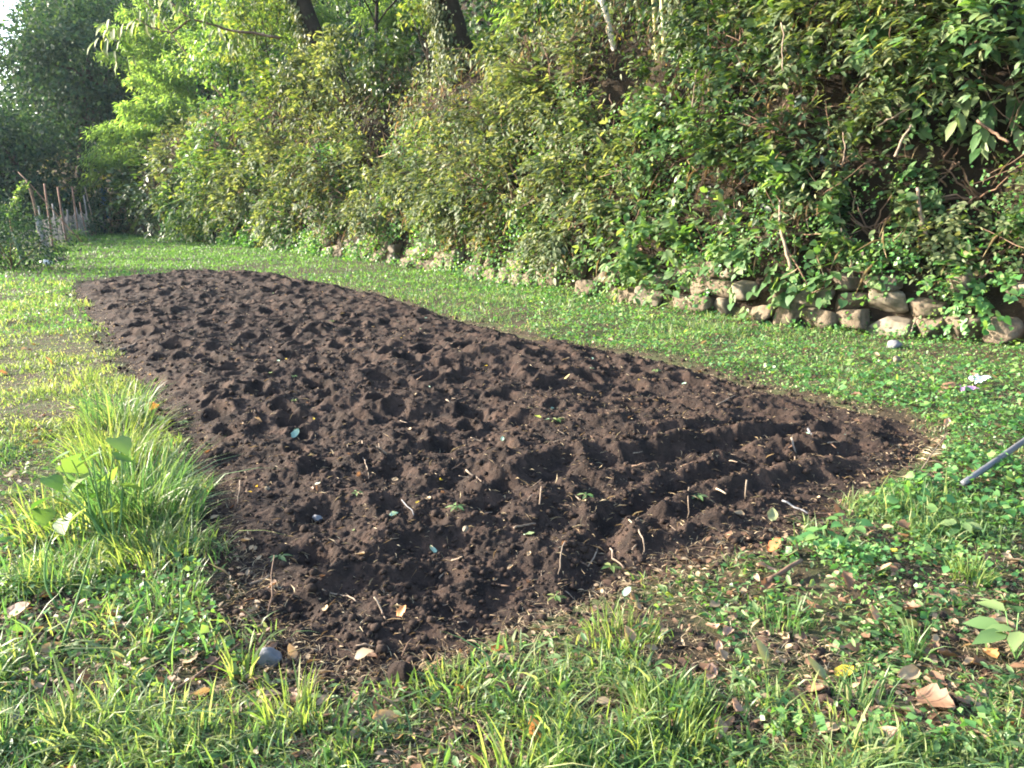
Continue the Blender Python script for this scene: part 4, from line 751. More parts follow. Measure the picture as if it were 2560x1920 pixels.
# ------------------------------------------------------------------ the far left: trees, fence, stakes
def far_side():
    def gp(px, Y):
        p = at_depth(px, 480, Y); return np.array([p[0], p[1], float(ground_z(p[0], p[1]))])
    for x, y, lab in ((-25.5, 32.0, 'round dark tree beyond the left frame edge that shades the far path'), (-28.5, 38.5, 'second dark tree beyond the left frame edge, farther along the path')):
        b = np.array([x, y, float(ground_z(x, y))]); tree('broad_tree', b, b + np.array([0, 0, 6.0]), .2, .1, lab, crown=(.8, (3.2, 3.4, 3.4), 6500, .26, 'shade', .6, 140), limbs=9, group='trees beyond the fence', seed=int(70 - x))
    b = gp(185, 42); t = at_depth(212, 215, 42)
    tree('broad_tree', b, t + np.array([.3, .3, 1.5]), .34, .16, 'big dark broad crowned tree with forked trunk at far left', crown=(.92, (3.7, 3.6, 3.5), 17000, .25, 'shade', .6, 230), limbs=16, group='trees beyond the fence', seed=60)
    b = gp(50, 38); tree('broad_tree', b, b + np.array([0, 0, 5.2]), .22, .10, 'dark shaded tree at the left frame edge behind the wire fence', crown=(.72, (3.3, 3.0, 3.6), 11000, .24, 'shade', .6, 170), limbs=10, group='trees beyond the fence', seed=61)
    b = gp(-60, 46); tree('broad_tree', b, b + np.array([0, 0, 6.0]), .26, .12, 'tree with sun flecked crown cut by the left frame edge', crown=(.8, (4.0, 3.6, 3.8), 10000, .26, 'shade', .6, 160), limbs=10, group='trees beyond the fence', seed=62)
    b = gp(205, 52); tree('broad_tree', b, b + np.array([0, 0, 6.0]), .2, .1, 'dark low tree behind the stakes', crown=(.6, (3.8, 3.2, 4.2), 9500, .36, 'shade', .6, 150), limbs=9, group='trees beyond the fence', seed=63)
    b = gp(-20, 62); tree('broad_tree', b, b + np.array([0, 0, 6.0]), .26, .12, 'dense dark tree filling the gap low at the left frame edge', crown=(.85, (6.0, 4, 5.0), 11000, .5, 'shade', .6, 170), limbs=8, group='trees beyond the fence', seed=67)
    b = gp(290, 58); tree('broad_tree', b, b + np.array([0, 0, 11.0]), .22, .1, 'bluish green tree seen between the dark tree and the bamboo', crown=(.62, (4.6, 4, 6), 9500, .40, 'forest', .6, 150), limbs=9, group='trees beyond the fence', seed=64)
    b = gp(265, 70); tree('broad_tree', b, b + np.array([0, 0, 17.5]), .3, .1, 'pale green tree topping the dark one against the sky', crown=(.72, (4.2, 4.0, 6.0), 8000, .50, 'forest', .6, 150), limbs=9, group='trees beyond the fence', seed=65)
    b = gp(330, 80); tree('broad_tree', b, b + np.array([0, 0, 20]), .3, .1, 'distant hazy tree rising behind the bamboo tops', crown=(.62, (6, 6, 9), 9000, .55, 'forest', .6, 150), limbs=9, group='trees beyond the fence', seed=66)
    for i, (px, Y, r, h, mk, lab) in enumerate([(20, 30, 1.5, 1.0, 'shade', 'dark bush below the vine covered stake at far left'), (5, 17.5, 1.1, .9, 'shade', 'dark low bush at the left frame edge beside the sunlit grass'), (-75, 22, 1.0, .6, 'fresh', 'sunlit leafy bush at the left frame edge behind the wire fence'), (60, 24, .6, .28, 'yellowish', 'yellow green bush growing through the wire fence'),
                                             (150, 29, .7, .3, 'fresh', 'green weeds at the foot of the netted fence'), (215, 34, .9, .45, 'shade', 'dark low bush between the netted fence and the dark board'), (100, 25, .6, .25, 'fresh', 'clump of weeds around the foot of the broken grey post'), (270, 37, 1.4, 1.4, 'shade', 'shaded bush right of the dark board'), (120, 38, 2.2, 1.6, 'shade', 'dark bush behind the netted fence'), (45, 21, .5, .2, 'fresh', 'leafy weeds at the base of the green post')]):
        p = gp(px, Y); rng = np.random.default_rng(700 + i); L = max(.09, Y * .0045); n = int(min(3500, 3.0 * pi * r * r * (h / r) / (L * L * .3))); root = empty('far_bush', p, lab, 'bush', 'bushes along the fence'); c = p + np.array([0, 0, h * .55])
        (V, F), C = crown_leaves(rng, c, (r, r, h), n, L, .5, T_DIA, sig=.26); MB().add(V, F).build('foliage', M[mk], root, origin=p); mb = MB()
        for t in C[:5]: mb.add(*tube(wiggle(p, t, 5, .04, rng), np.linspace(.02, .008, 5), 5, False))
        mb.build('stem', M['stem'], root, origin=p)
    # stakes with netting: full-size pixels of the top and foot of each
    F0 = empty('netted_fence', gp(140, 27), 'sagging fence of reddish and grey stakes hung with pale netting along the far path', 'fence'); fo = np.array(F0.location)
    stakes = [(111, 459, 124, 556, 24.5, .034, 'post_rust', 'reddish brown stake'), (144, 467, 160, 572, 27, .034, 'post_rust', 'reddish stake with a pale tip'), (180, 466, 192, 562, 31, .034, 'post_rust', 'dark red stake'),
              (96, 515, 105, 560, 23.8, .03, 'post_grey', 'short pale grey stake'), (131, 509, 141, 572, 26, .03, 'post_grey', 'pale grey stake'), (168, 524, 173, 585, 29, .03, 'post_grey', 'pale stake deep in the netting'), (209, 488, 222, 560, 34, .03, 'post_grey', 'bluish grey stake'), (155, 520, 163, 578, 28.5, .026, 'post_grey', 'thin grey stake'), (190, 518, 200, 570, 31.6, .026, 'post_grey', 'thin grey stake'), (119, 522, 129, 566, 25.2, .026, 'post_grey', 'thin grey stake'), (199, 505, 211, 565, 33, .026, 'post_rust', 'thin brown stake')]
    tops = []
    for (x0, y0, x1, y1, Y, r, mk, lab) in stakes:
        a = at_depth(x0, y0, Y); b2 = at_depth(x1, y1, Y); b2 = b2 + (b2 - a) / np.linalg.norm(b2 - a) * max(0, b2[2] - float(ground_z(b2[0], b2[1])) + .1); rng = np.random.default_rng(int(x0)); ob = MB().add(*tube(wiggle(b2, a, 6, .008, rng), np.linspace(r * 1.05, r * .85, 6), 7)).build('stake', M[mk], F0, True, fo); ob['label'] = lab; tops.append((Y, a, b2))
    tops.sort(key=lambda k: k[0]); net = MB(); rng = np.random.default_rng(12)
    for (Y0, a0, b0), (Y1, a1, b1) in zip(tops[:-1], tops[1:]):
        h0, h1 = [min(.92, 1.15 / max(.3, (a[2] - b[2]))) for a, b in ((a0, b0), (a1, b1))]
        A0, A1 = b0 + (a0 - b0) * h0, b1 + (a1 - b1) * h1; N = 6
        for k in range(N + 1):
            f = k / N; net.add(*tube(wiggle(b0 + (A0 - b0) * f, b1 + (A1 - b1) * f, 7, .015, rng, .12 * f), .007, 4, False))
        Mv = 10
        for k in range(Mv):
            f = k / Mv; p = b0 + (b1 - b0) * f; t2 = A0 + (A1 - A0) * f - np.array([0, 0, .12 * sin(f * pi)]); net.add(*tube(np.array([p, (p + t2) / 2 + rng.normal(0, .01, 3), t2]), .007, 4, False))
    net.build('netting', M['net'], F0, origin=fo)
    def post(name, x0, y0, x1, y1, Y, r, mk, lab, cat='post', bend=0.0, r1=None):
        a = at_depth(x0, y0, Y); b2 = at_depth(x1, y1, Y); g = float(ground_z(b2[0], b2[1])); b2 = b2 + (b2 - a) / np.linalg.norm(b2 - a) * max(0, b2[2] - g + .08); rng = np.random.default_rng(int(x0 + y0)); T = wiggle(b2, a, 9, .012, rng); T[:, 0] += bend * np.sin(np.linspace(0, pi, 9)); ob = MB().add(*tube(T - b2, np.linspace(r, r1 or r * .85, 9), 8)).build(name, M[mk], None, True); ob.location = b2; return tag(ob, lab, cat)
    post('thin_stake', 212, 468, 231, 548, 36, .032, 'stem_pale', 'thin pale leaning stake right of the netted fence')
    post('bent_branch', 66, 449, 83, 535, 22.5, .055, 'stem', 'bent grey branch used as a stake at the near end of the netted fence', bend=.10, r1=.035)
    post('bent_branch', 46, 430, 66, 452, 22.5, .02, 'stem', 'thin twig slanting off the top of the bent grey branch')
    post('broken_post', 92, 540, 122, 650, 21.5, .11, 'post_grey', 'leaning broken grey post at the left of the path', r1=.075)
    post('green_post', 32, 580, 60, 665, 19.0, .055, 'post_green', 'dark green post of the low wire fence at far left')
    # wire mesh between the green post and the broken post
    W0 = empty('wire_fence', gp(75, 20.5), 'low wire mesh panel between the green post and the broken post', 'fence'); wo = np.array(W0.location); mb = MB(); a, b2, c, d = at_depth(35, 578, 19.4), at_depth(97, 575, 21.3), at_depth(58, 660, 19.4), at_depth(112, 640, 21.3)
    for k in range(9): f = k / 8; mb.add(*tube(np.array([a + (c - a) * f, b2 + (d - b2) * f]), .009, 4, False))
    for k in range(13): f = k / 12; mb.add(*tube(np.array([a + (b2 - a) * f, c + (d - c) * f]), .009, 4, False))
    mb.build('wire_mesh', M['net'], W0, origin=wo)
    # vine covered stake
    p0, p1 = at_depth(24, 540, 21.5), at_depth(62, 455, 21.5); g = p0.copy(); g[2] = float(ground_z(p0[0], p0[1])); root = empty('vine_stake', g, 'leaning stake wrapped in pale green vine at far left', 'vine'); rng = np.random.default_rng(3); MB().add(*tube(np.vstack([g, wiggle(p0, p1, 7, .01, rng)]), .025, 6)).build('stake', M['stem'], root, True, g)
    n = 420; t = rng.random(n); P = p0 + (p1 - p0) * t[:, None] + rng.normal(0, .05, (n, 3)); MB().add(*leaves(P, rng.normal(0, 1, (n, 3)) + np.array([0, 0, -.4]), rng.normal(0, .6, (n, 3)) + np.array([-.5, -.3, .6]), .085, .06, T_DIA)).build('vine', M['fresh'], root, origin=g)
    # dark board with a pale frame, blue sheet behind
    Y = 37.0; q = [at_depth(249, 525, Y), at_depth(262, 523, Y), at_depth(247, 575, Y), at_depth(262, 575, Y)]; c = (q[0] + q[3]) / 2; wd = np.linalg.norm(q[1] - q[0]) * 1.15; gz = float(ground_z(c[0], c[1])); h = q[0][2] - gz
    B = empty('dark_board', (c[0], c[1], gz), 'narrow dark upright board with a pale top edge at the end of the path', 'board'); MB().add(*box(0, 0, h / 2, wd, .04, h)).build('panel', M['board'], B); fm = MB().add(*box(0, -.005, h + .022, wd + .1, .06, .045)).add(*box(wd / 2 + .025, -.005, h * .78, .05, .06, h * .44 - .002)); fm.build('frame', M['stem_pale'], B)
    c = at_depth(261, 508, 38.5); gz = float(ground_z(c[0], c[1])); b3 = empty('blue_sheet', (c[0], c[1], gz), 'strip of blue sheeting hanging behind the dark board', 'tarpaulin'); V, F = box(0, 0, 0, .22, .03, 1.1); MB().add(*tube(np.array([(.16, .04, 0), (.16, .04, c[2] - gz + .7)]), .03, 6)).build('pole', M['post_grey'], b3)
    xs = np.linspace(-.16, .14, 9); zs = np.linspace(-.7, .7, 9); X, Z = np.meshgrid(xs, zs); Yv = .03 * np.sin(X * 38 + Z * 3); Vs = np.stack([X, Yv, Z + c[2] - gz], -1).reshape(-1, 3); i, j = np.meshgrid(range(8), range(8), indexing='ij'); k = (i * 9 + j).ravel(); mesh_obj('sheet', Vs, np.stack([k, k + 1, k + 10, k + 9], 1), M['blue'], b3, True)
    # pale block lying at the foot of the broken post
    rng = np.random.default_rng(8)
    for (x, y, s, lab) in ((116, 662, (.26, .16, .13), 'white block lying in the grass at the near end of the far path'), (150, 655, (.20, .14, .12), 'small bluish white lump beside the white block on the far path')):
        p = GZ(x, y); V, F = rock(rng, (s[0] * .6, s[1] * .6, s[2] * .6), .12); ob = MB().add(V, F).build('pale_block', M['white' if x < 130 else 'stone_pale'], None, True); ob.location = p + np.array([0, 0, s[2] * .4]); tag(ob, lab, 'block')
    # far hills
    xs = np.linspace(-260, 260, 40); ys = np.linspace(150, 320, 14); X, Y2 = np.meshgrid(xs, ys, indexing='ij'); Z = sstep(150, 300, Y2) * (13 + 9 * fbm(X * .012, Y2 * .012, 5, 3)) - 3; V = np.stack([X, Y2, Z], -1).reshape(-1, 3); i, j = np.meshgrid(range(39), range(13), indexing='ij'); k = (i * 14 + j).ravel(); tag(mesh_obj('hills', V, np.stack([k, k + 14, k + 15, k + 1], 1), M['hill'], None, True), kind='structure')
M['hill'] = rough_mat('hill_woods', [(.02, .045, .02), (.045, .08, .03)], .08, .95, .8, .3, .1, 2)
far_side()

# ------------------------------------------------------------------ things on the ground: fallen leaves, stems, plants, litter
def leaf_mesh(rng, ratio=.55, curl=.4, lobed=False):
    nu, nv = 9, 5; V = []
    ph = rng.uniform(0, 6)
    for i in range(nu):
        t = i / (nu - 1); wv = ratio * .5 * (sin(pi * t ** .8) ** .75 if 0 < t < 1 else 0) * (1 + (.22 * sin(t * 19 + ph) if lobed else .06 * sin(t * 13 + ph)))
        for j in range(nv):
            s = (j / (nv - 1)) * 2 - 1; V.append((s * wv, t - .5, curl * (.30 * (s * wv / max(ratio * .5, .01)) ** 2 * ratio + .28 * (t - .5) ** 2 + .05 * sin(5 * t + 3 * s + ph))))
    V = np.array(V); F = []
    for i in range(nu - 1):
        for j in range(nv - 1): k = i * nv + j; F += [(k, k + 1, k + nv + 1), (k, k + nv + 1, k + nv)]
    return V, np.array(F)
_LM = {}
def leaf_at(px, py, wpx, col, label=None, group=None, curl=.5, ratio=.6, rot=None, tilt=None, name='fallen_leaf', pos=None, rng=random, lift=.35):
    p = SZ(px, py) if pos is None else pos
    size = wpx * np.linalg.norm(p - np.array([0, 0, CAM_H])) / FPX
    key = (col, round(ratio, 1), round(curl, 1), rng.randint(0, 2))
    if key not in _LM:
        V, F = leaf_mesh(np.random.default_rng(abs(hash(key)) % 1000 if False else len(_LM) + 40), ratio, curl, col in ('brown', 'rust', 'orange')); ob = mesh_obj('fallen_leaf', V, F, M['dl_' + col], None, True); _LM[key] = ob
        COL.objects.unlink(ob)
    ob = bpy.data.objects.new(name, _LM[key].data); COL.objects.link(ob); ob.scale = (size, size, size)
    tl = tilt if tilt is not None else (rng.gauss(0, .3), rng.gauss(0, .3)); ob.rotation_euler = (tl[0], tl[1], rng.uniform(0, 2 * pi) if rot is None else rot); ob.location = (p[0], p[1], p[2] + size * lift * (.12 + .5 * max(abs(tl[0]), abs(tl[1]))) + .004)
    return tag(ob, label, 'leaf', group)
# the ones the eye finds
for a in [(739, 1095, 30, 'mint', 'pale mint green leaf standing out on the dark soil at left centre', (.7, .3)), (1418, 952, 24, 'cream', 'cream white leaf on the brown soil near the middle of the bed', (.8, 0)), (1345, 1045, 26, 'lime', 'fresh lime green leaf on the soil beside a seedling', None),
          (794, 1212, 18, 'cream', 'small cream leaf flake on the soil below the mint green leaf', None), (1334, 1852, 62, 'orange', 'torn orange brown leaf standing in the grass at bottom centre', (.9, .2)), (1396, 1871, 66, 'dgreen', 'dark green oval leaf beside the torn orange leaf at bottom centre', (.8, 0)), (1459, 1849, 52, 'mint', 'mottled grey green leaf right of the dark green leaf at bottom centre', (.5, .2)),
          (1377, 1838, 40, 'brown', 'curled brown leaf above the dark green leaf at bottom centre', (.3, .5)), (1776, 1691, 48, 'pinkish', 'smooth pinkish brown oval leaf on bare ground right of bottom centre', (.4, .2)), (1833, 1700, 60, 'dgreen', 'big dark green leaf lying beside the smooth pinkish leaf', None), (1567, 1490, 30, 'mint', 'pale blue green leaf at the lower edge of the bed', (.7, .2)),
          (1671, 1504, 34, 'lime', 'pale lime leaf standing at the lower right edge of the bed', (.9, 0)), (2110, 1685, 52, 'yellow', 'bright yellow crumpled leaf in the lower right weeds', None), (2037, 1691, 62, 'olive', 'olive grey curled leaf left of the bright yellow leaf', (.6, .3)), (2037, 1738, 50, 'brown', 'dark brown folded leaf below the olive grey one', (.5, .2)), (1901, 1650, 58, 'olive', 'dull olive leaf on bare ground at lower right', (.8, .2)),
          (2180, 1549, 46, 'pinkish', 'pinkish curled leaf above the bright yellow leaf', (.7, .4)), (2208, 1441, 50, 'tan', 'large tan leaf leaning in the ground cover at right', (.8, .2)), (2062, 1840, 70, 'tan', 'broad pale tan leaf lying flat near the bottom right', (.4, .1)), (2208, 1868, 74, 'pinkish', 'big pinkish tan crinkled leaf near the bottom right', (.6, .3)), (2335, 1775, 90, 'brown', 'long curled brown leaf casting a shadow at lower right', (.2, .5)),
          (2265, 1583, 60, 'olive', 'curled olive leaf on its edge right of the pinkish curled one', (.7, .5)), (2135, 1909, 50, 'tan', 'tan leaf cut by the bottom edge at right', None), (2250, 1790, 50, 'tan', 'pale tan leaf left of the long curled brown leaf', (.5, .3)), (1005, 1542, 34, 'orange', 'orange leaf with a white edge propped on the dark soil near the front', (.9, .4)), (1147, 1735, 38, 'orange', 'apricot leaf upright in the grass at the front edge of the bed', (.9, 0)),
          (1240, 1628, 44, 'rust', 'rust red leaf at the front edge of the bed', None), (730, 1647, 40, 'tan', 'pale greyish leaf at the front left edge of the bed', (.9, .2)), (379, 1026, 46, 'orange', 'orange crumpled leaf at the left edge of the bed', None), (402, 1058, 32, 'mint', 'blue green leaf just below the orange crumpled leaf at left', (.6, 0)), (503, 1547, 36, 'rust', 'rusty rounded leaf among the grass at lower left', (.3, .1)), (477, 1663, 66, 'tan', 'long tan leaf above the dark stick at lower left', (.3, .2)),
          (289, 1567, 40, 'mint', 'pale translucent leaf in the grass at lower left', (.5, .3)), (43, 1544, 60, 'pinkish', 'greyish pink leaf at the left edge among grass', (.4, .3)), (52, 1590, 50, 'brown', 'brownish leaf under the greyish pink leaf at the left edge', None), (124, 912, 20, 'orange', 'small orange brown leaf upright on the left grass strip', (1.0, 0)), (6, 937, 26, 'orange', 'bright orange leaf at the left frame edge', None), (2350, 985, 30, 'tan', 'tan leaf on the green cover left of the brown lump', None), (2495, 1070, 60, 'tan', 'large pale tan leaf in the ground cover at the right edge', None),
          (2305, 1392, 30, 'yellow', 'pale yellow leaf left of the serrated rosette', (.6, .2)), (2255, 1352, 40, 'pinkish', 'reddish leaf folded in the cover left of the serrated rosette', (.5, .2)), (2230, 1382, 34, 'yellow', 'small yellow leaf among the green cover below the reddish folded leaf', None), (1935, 1380, 44, 'rust', 'dark red brown leaf at the lower right tip of the bed', (.8, .2)), (1975, 1390, 52, 'olive', 'olive dry leaf beside the dark red brown one', None), (1930, 1300, 40, 'olive', 'folded olive leaf on the soil at the lower right of the bed', (.6, .1)), (2095, 1300, 48, 'brown', 'brown leaf under the weeds at the right edge of the bed', (.8, .2)),
          (2478, 1640, 44, 'orange', 'light orange leaf on bare ground by the right edge plant', None), (2540, 1830, 60, 'orange', 'peach coloured leaf at the bottom right edge', None), (1190, 1905, 44, 'cream', 'cream leaf at the bottom edge left of centre', None), (660, 1905, 40, 'tan', 'tan leaf at the bottom left of centre', None), (1255, 1895, 40, 'brown', 'brown curled leaf at the bottom edge near the centre', (.5, .2))]:
    x, y, wpx, col, lab, tl = a; leaf_at(x, y, wpx, col, lab, tilt=tl, lift=.7 if tl else .35)
def many(n, y0, y1, cond, col, wpx_m, label, group, rng, ratio=.55, curl=1.0):
    k = 0
    while k < n:
        y = y0 * (y1 / y0) ** rng.random(); x = rng.uniform(-1, 1) * (.2 + .66 * y); xa, ya = np.array([x]), np.array([y]); bd = bed_dist(xa, ya)[0]; u, q = uq(xa, ya)
        if not cond(x, y, bd) or q[0] > -.05 or left_drop(xa, ya)[0] > 0: continue
        p = np.array([x, y, float(surf_z(xa, ya)[0])]); size = wpx_m * rng.uniform(.6, 1.35); d = np.linalg.norm(p - np.array([0, 0, CAM_H])); leaf_at(0, 0, size * FPX / d, col, label, group, curl, ratio, pos=p, rng=rng, lift=.4 if bd > 0 else .7); k += 1
R2 = random.Random(17); inb = lambda x, y, b: b > .12; outr = lambda x, y, b: b < -.1 and x > .2; outl = lambda x, y, b: b < -.1 and x < 0
many(46, 2.6, 13, inb, 'brown', .045, 'small curled brown leaf lying loose on the tilled soil', 'brown leaves on the tilled soil', R2)
many(46, 2.6, 13, inb, 'tan', .04, 'small dry tan leaf lying loose on the tilled soil', 'tan leaves on the tilled soil', R2)
many(26, 2.6, 13, inb, 'mint', .04, 'small pale green leaf lying loose on the tilled soil', 'pale green leaves on the tilled soil', R2)
many(14, 2.8, 12, inb, 'yellow', .03, 'tiny yellow leaf lying loose on the tilled soil', 'yellow leaves on the tilled soil', R2)
many(40, 1.9, 8, outr, 'brown', .07, 'brown fallen leaf among the weeds right of the bed', 'brown leaves in the weeds', R2)
many(36, 1.9, 9, outr, 'tan', .065, 'tan fallen leaf among the weeds right of the bed', 'tan leaves in the weeds', R2)
many(12, 1.9, 7, outr, 'pinkish', .065, 'pinkish dry leaf among the weeds right of the bed', 'pinkish leaves in the weeds', R2)
many(30, 1.9, 8, outl, 'brown', .06, 'brown fallen leaf in the grass left of the bed', 'brown leaves in the left grass', R2)
many(30, 1.9, 8, outl, 'tan', .06, 'tan fallen leaf in the grass left of the bed', 'tan leaves in the left grass', R2)

def stick(name, pts, r, mat, label, cat='stick', group=None, lift=.008, taper=.7, r_px=True, wig=.006):
    P = []
    for q in pts:
        p = SZ(q[0], q[1]); p[2] += lift + (q[2] if len(q) > 2 else 0); P.append(p)
    rng = np.random.default_rng(int(pts[0][0] * 7 + pts[0][1])); Q = []
    for a, b in zip(P[:-1], P[1:]): Q += list(wiggle(a, b, 4, wig, rng)[:-1])
    Q.append(P[-1]); Q = np.array(Q); d = np.linalg.norm(Q.mean(0) - np.array([0, 0, CAM_H])); rad = .5 * r * d / FPX; o = Q[0].copy(); ob = MB().add(*tube(Q - o, np.linspace(rad, rad * taper, len(Q)), 7)).build(name, M[mat], None, True); ob.location = o; return tag(ob, label, cat, group)
stick('dark_stick', [(356, 1795), (480, 1712), (602, 1622)], 8, 'stem', 'long straight dark stick lying across the grass at lower left', lift=.02, wig=.002)
stick('grey_rod', [(2405, 1228, .035), (2480, 1187, .065), (2560, 1137, .09), (2640, 1085, .11)], 12, 'rod', 'grey rod lying in the weeds and running out of the right edge', 'rod', taper=1.1, wig=0)
stick('weathered_log', [(1915, 1470, .02), (1960, 1448, .03), (2002, 1422, .03)], 14, 'stem', 'short weathered log at the lower right edge of the bed', 'log', wig=.003)
ST = [('root', [(905, 1105), (908, 1150), (918, 1172), (922, 1200)], 3, 'stem_pale', 'thin pinkish root hanging down a hollow left of centre'), ('stalk', [(1108, 1000), (1125, 1008), (1155, 1008)], 4, 'stem_pale', 'short pale forked stalk on the soil near the bed centre'),
      ('stalk', [(1572, 1303), (1598, 1325), (1607, 1350), (1607, 1390)], 4, 'stem_pale', 'curved pale stalk arching over the soil below the furrows'), ('stalk', [(1285, 1324), (1310, 1317), (1338, 1313)], 6, 'stem_pale', 'thick straw coloured stalk beside the deep groove'), ('stalk', [(1722, 1231, .02), (1720, 1265, .01), (1718, 1300)], 3.5, 'stem_pale', 'upright straw stuck in the furrowed soil'),
      ('stalk', [(1866, 1213, .02), (1863, 1251)], 4, 'stem_pale', 'short upright straw at the right of the furrows'), ('stalk', [(1792, 1014), (1815, 1003), (1842, 989)], 4, 'stem_pale', 'straight tan stick slanting on the upper right soil'), ('stalk', [(1349, 1264), (1353, 1234, .03)], 4, 'stem_pale', 'short pale peg of straw near the deep groove'),
      ('root_stub', [(1977, 1117, .05), (1985, 1138, .03), (1988, 1153)], 6, 'stem_pale', 'reddish brown stub standing out of the furrow edge'), ('stick', [(1955, 1255), (1985, 1272), (2020, 1288)], 5, 'stone_grey', 'short grey stick on the dark soil at right'), ('stick', [(1961, 1295), (2050, 1289), (2156, 1281)], 4.5, 'stem', 'long thin brown stick lying level at the right end of the bed'),
      ('stick', [(1992, 1316), (2024, 1321)], 6, 'stem_pale', 'short thick tan piece of stalk under the long thin stick'), ('root', [(806, 1478), (840, 1490), (870, 1494), (890, 1508)], 4, 'stem_pale', 'pale kinked root on the dark soil at the front'), ('root', [(936, 1515, .03), (955, 1532), (964, 1552)], 5, 'stem_pale', 'short bent grey root next to the orange leaf'), ('stalk', [(625, 1466), (655, 1456), (680, 1446)], 7, 'stem_pale', 'pale frayed stalk at the left front of the bed'),
      ('twig', [(668, 1548, .0), (682, 1500, .05), (690, 1450, .10)], 3, 'stem', 'thin dark twig standing up at the left front of the bed'), ('stalk', [(890, 1620), (915, 1615), (938, 1622)], 5, 'stem_pale', 'straw with a side shoot at the front of the bed'), ('twig', [(1005, 1645), (1030, 1615, .02)], 4, 'stem', 'dark splinter pointing up at the front of the bed'), ('stick', [(288, 880), (310, 874), (340, 860)], 7, 'stem_pale', 'whitish split stick at the left edge of the bed'),
      ('twig', [(600, 1205), (598, 1235), (594, 1262)], 2.5, 'stem_pale', 'thin bent straw in the left part of the bed'), ('stick', [(1000, 1245), (1018, 1270), (1034, 1292)], 3, 'stone_grey', 'thin grey straw leaning in a hollow of the soil'), ('root', [(1165, 1178), (1190, 1195), (1214, 1216)], 5, 'stem_pale', 'tan curved root on the slope right of the hollows'), ('twig', [(1145, 1560), (1170, 1562)], 4, 'stem_pale', 'short level straw near the front edge of the bed'), ('stalk', [(1470, 1420), (1490, 1385), (1498, 1370)], 4, 'stem_pale', 'forked pale straw beside the deep groove foot'),
      ('stalk', [(1395, 1440), (1402, 1410, .04), (1412, 1385, .05)], 3.5, 'stem_pale', 'bundle straw standing at the near end of the deep groove'), ('root', [(1525, 1375), (1530, 1400), (1560, 1425)], 4.5, 'stem_pale', 'hooked brown root below the curved pale stalk'), ('twig', [(1690, 1380), (1760, 1372), (1830, 1376)], 3.5, 'stem', 'level brown twig at the lower right of the bed'), ('stalk', [(1790, 1225), (1815, 1238)], 5, 'stem_pale', 'short tan stalk beside the lowest furrow'), ('stick', [(2020, 1075), (2030, 1090), (2045, 1100)], 6, 'stone_grey', 'grey crooked stick at the right end of the upper furrow'), ('stick', [(2060, 1100, .02), (2090, 1123)], 4, 'stem', 'thin brown stick across the ridge at right')]
for (nm, pts, r, mk, lab) in ST: stick(nm, pts, r, mk, lab, cat=nm.replace('_', ' '))
def straws(n, rng):
    protos = []
    for k in range(6):
        L = 1.0; P = wiggle((0, 0, 0), (L, 0, .04 * k / 5), 6, .035, np.random.default_rng(60 + k)); V, F = tube(P, np.linspace(.05, .03, 6), 5); ob = MB().add(V, F).build('straw', M[['stem_pale', 'stem_pale', 'stem', 'stem_pale', 'stem_pale', 'stem'][k]], None, True); COL.objects.unlink(ob); protos.append(ob.data)
    k = 0
    while k < n:
        y = 2.5 * (11 / 2.5) ** rng.random(); x = rng.uniform(-.55, .55) * y; xa, ya = np.array([x]), np.array([y]); bd = bed_dist(xa, ya)[0]
        if bd < .0 or (x < -.15 * y and rng.random() < .6): continue
        i = rng.randint(0, 5); ob = bpy.data.objects.new('straw', protos[i]); COL.objects.link(ob); s = rng.uniform(.02, .09); ob.scale = (s, s * 1.1, s * 1.1) ; ob.location = (x, y, float(surf_z(xa, ya)[0]) + rng.uniform(-.004, .004)); ob.rotation_euler = (0, rng.gauss(-.08, .25), rng.uniform(0, 2 * pi))
        dark = i in (2, 5); tag(ob, 'short brown twig lying loose on the tilled soil' if dark else 'short pale straw lying loose on the tilled soil', 'twig' if dark else 'straw', 'brown twigs on the soil' if dark else 'pale straws on the soil')
        if dark: ob.name = 'twig'
        k += 1
straws(150, random.Random(5))

# stones and litter lying on the ground
def lying(name, px, py, size, mat, label, cat, rough=.25, seed=0, sink=.3):
    p = SZ(px, py); rng = np.random.default_rng(seed + int(px)); V, F = rock(rng, np.array(size) * .58, rough + .2, cut=9); ob = MB().add(V, F).build(name, M[mat], None); ob.location = p + np.array([0, 0, size[2] * (.5 - sink)]); ob.rotation_euler = (0, 0, rng.uniform(0, 6)); return tag(ob, label, cat)
lying('stone', 673, 1652, (.085, .07, .06), 'stone_grey', 'dark grey stone at the front left edge of the bed', 'stone'); lying('clod', 1005, 1695, (.085, .075, .07), 'soil', 'round dark clod of earth at the front tip of the bed', 'clod', .5)
lying('stone', 29, 1805, (.11, .08, .05), 'stone_grey', 'flat grey stone at the lower left edge of the frame', 'stone'); lying('stone', 2233, 869, (.22, .14, .10), 'stone_grey', 'grey stone in the green cover before the wall', 'stone'); lying('stone', 2243, 903, (.10, .08, .07), 'stone_pale', 'small white stone below the grey one in the green cover', 'stone')
lying('clod', 2379, 976, (.16, .13, .09), 'dl_brown', 'brown lump left of the pink wrapper', 'clod'); lying('petal', 2447, 1190, (.055, .03, .018), 'white', 'small white oval petal beside the grey rod', 'petal', .05); lying('stone', 1165, 1325 + 0, (.03, .03, .025), 'stone_pale', 'pale pebble on the soil right of the middle hollow', 'pebble'); lying('stone', 793, 1300, (.045, .035, .035), 'stone_grey', 'grey angular pebble in the left middle of the bed', 'pebble')
lying('stone', 2500, 1112, (.06, .05, .05), 'stone_pale', 'white pebble in the cover at the right edge', 'pebble'); lying('stone', 670, 1225, (.03, .03, .03), 'stone_pale', 'cream pebble on the left slope of the bed', 'pebble')
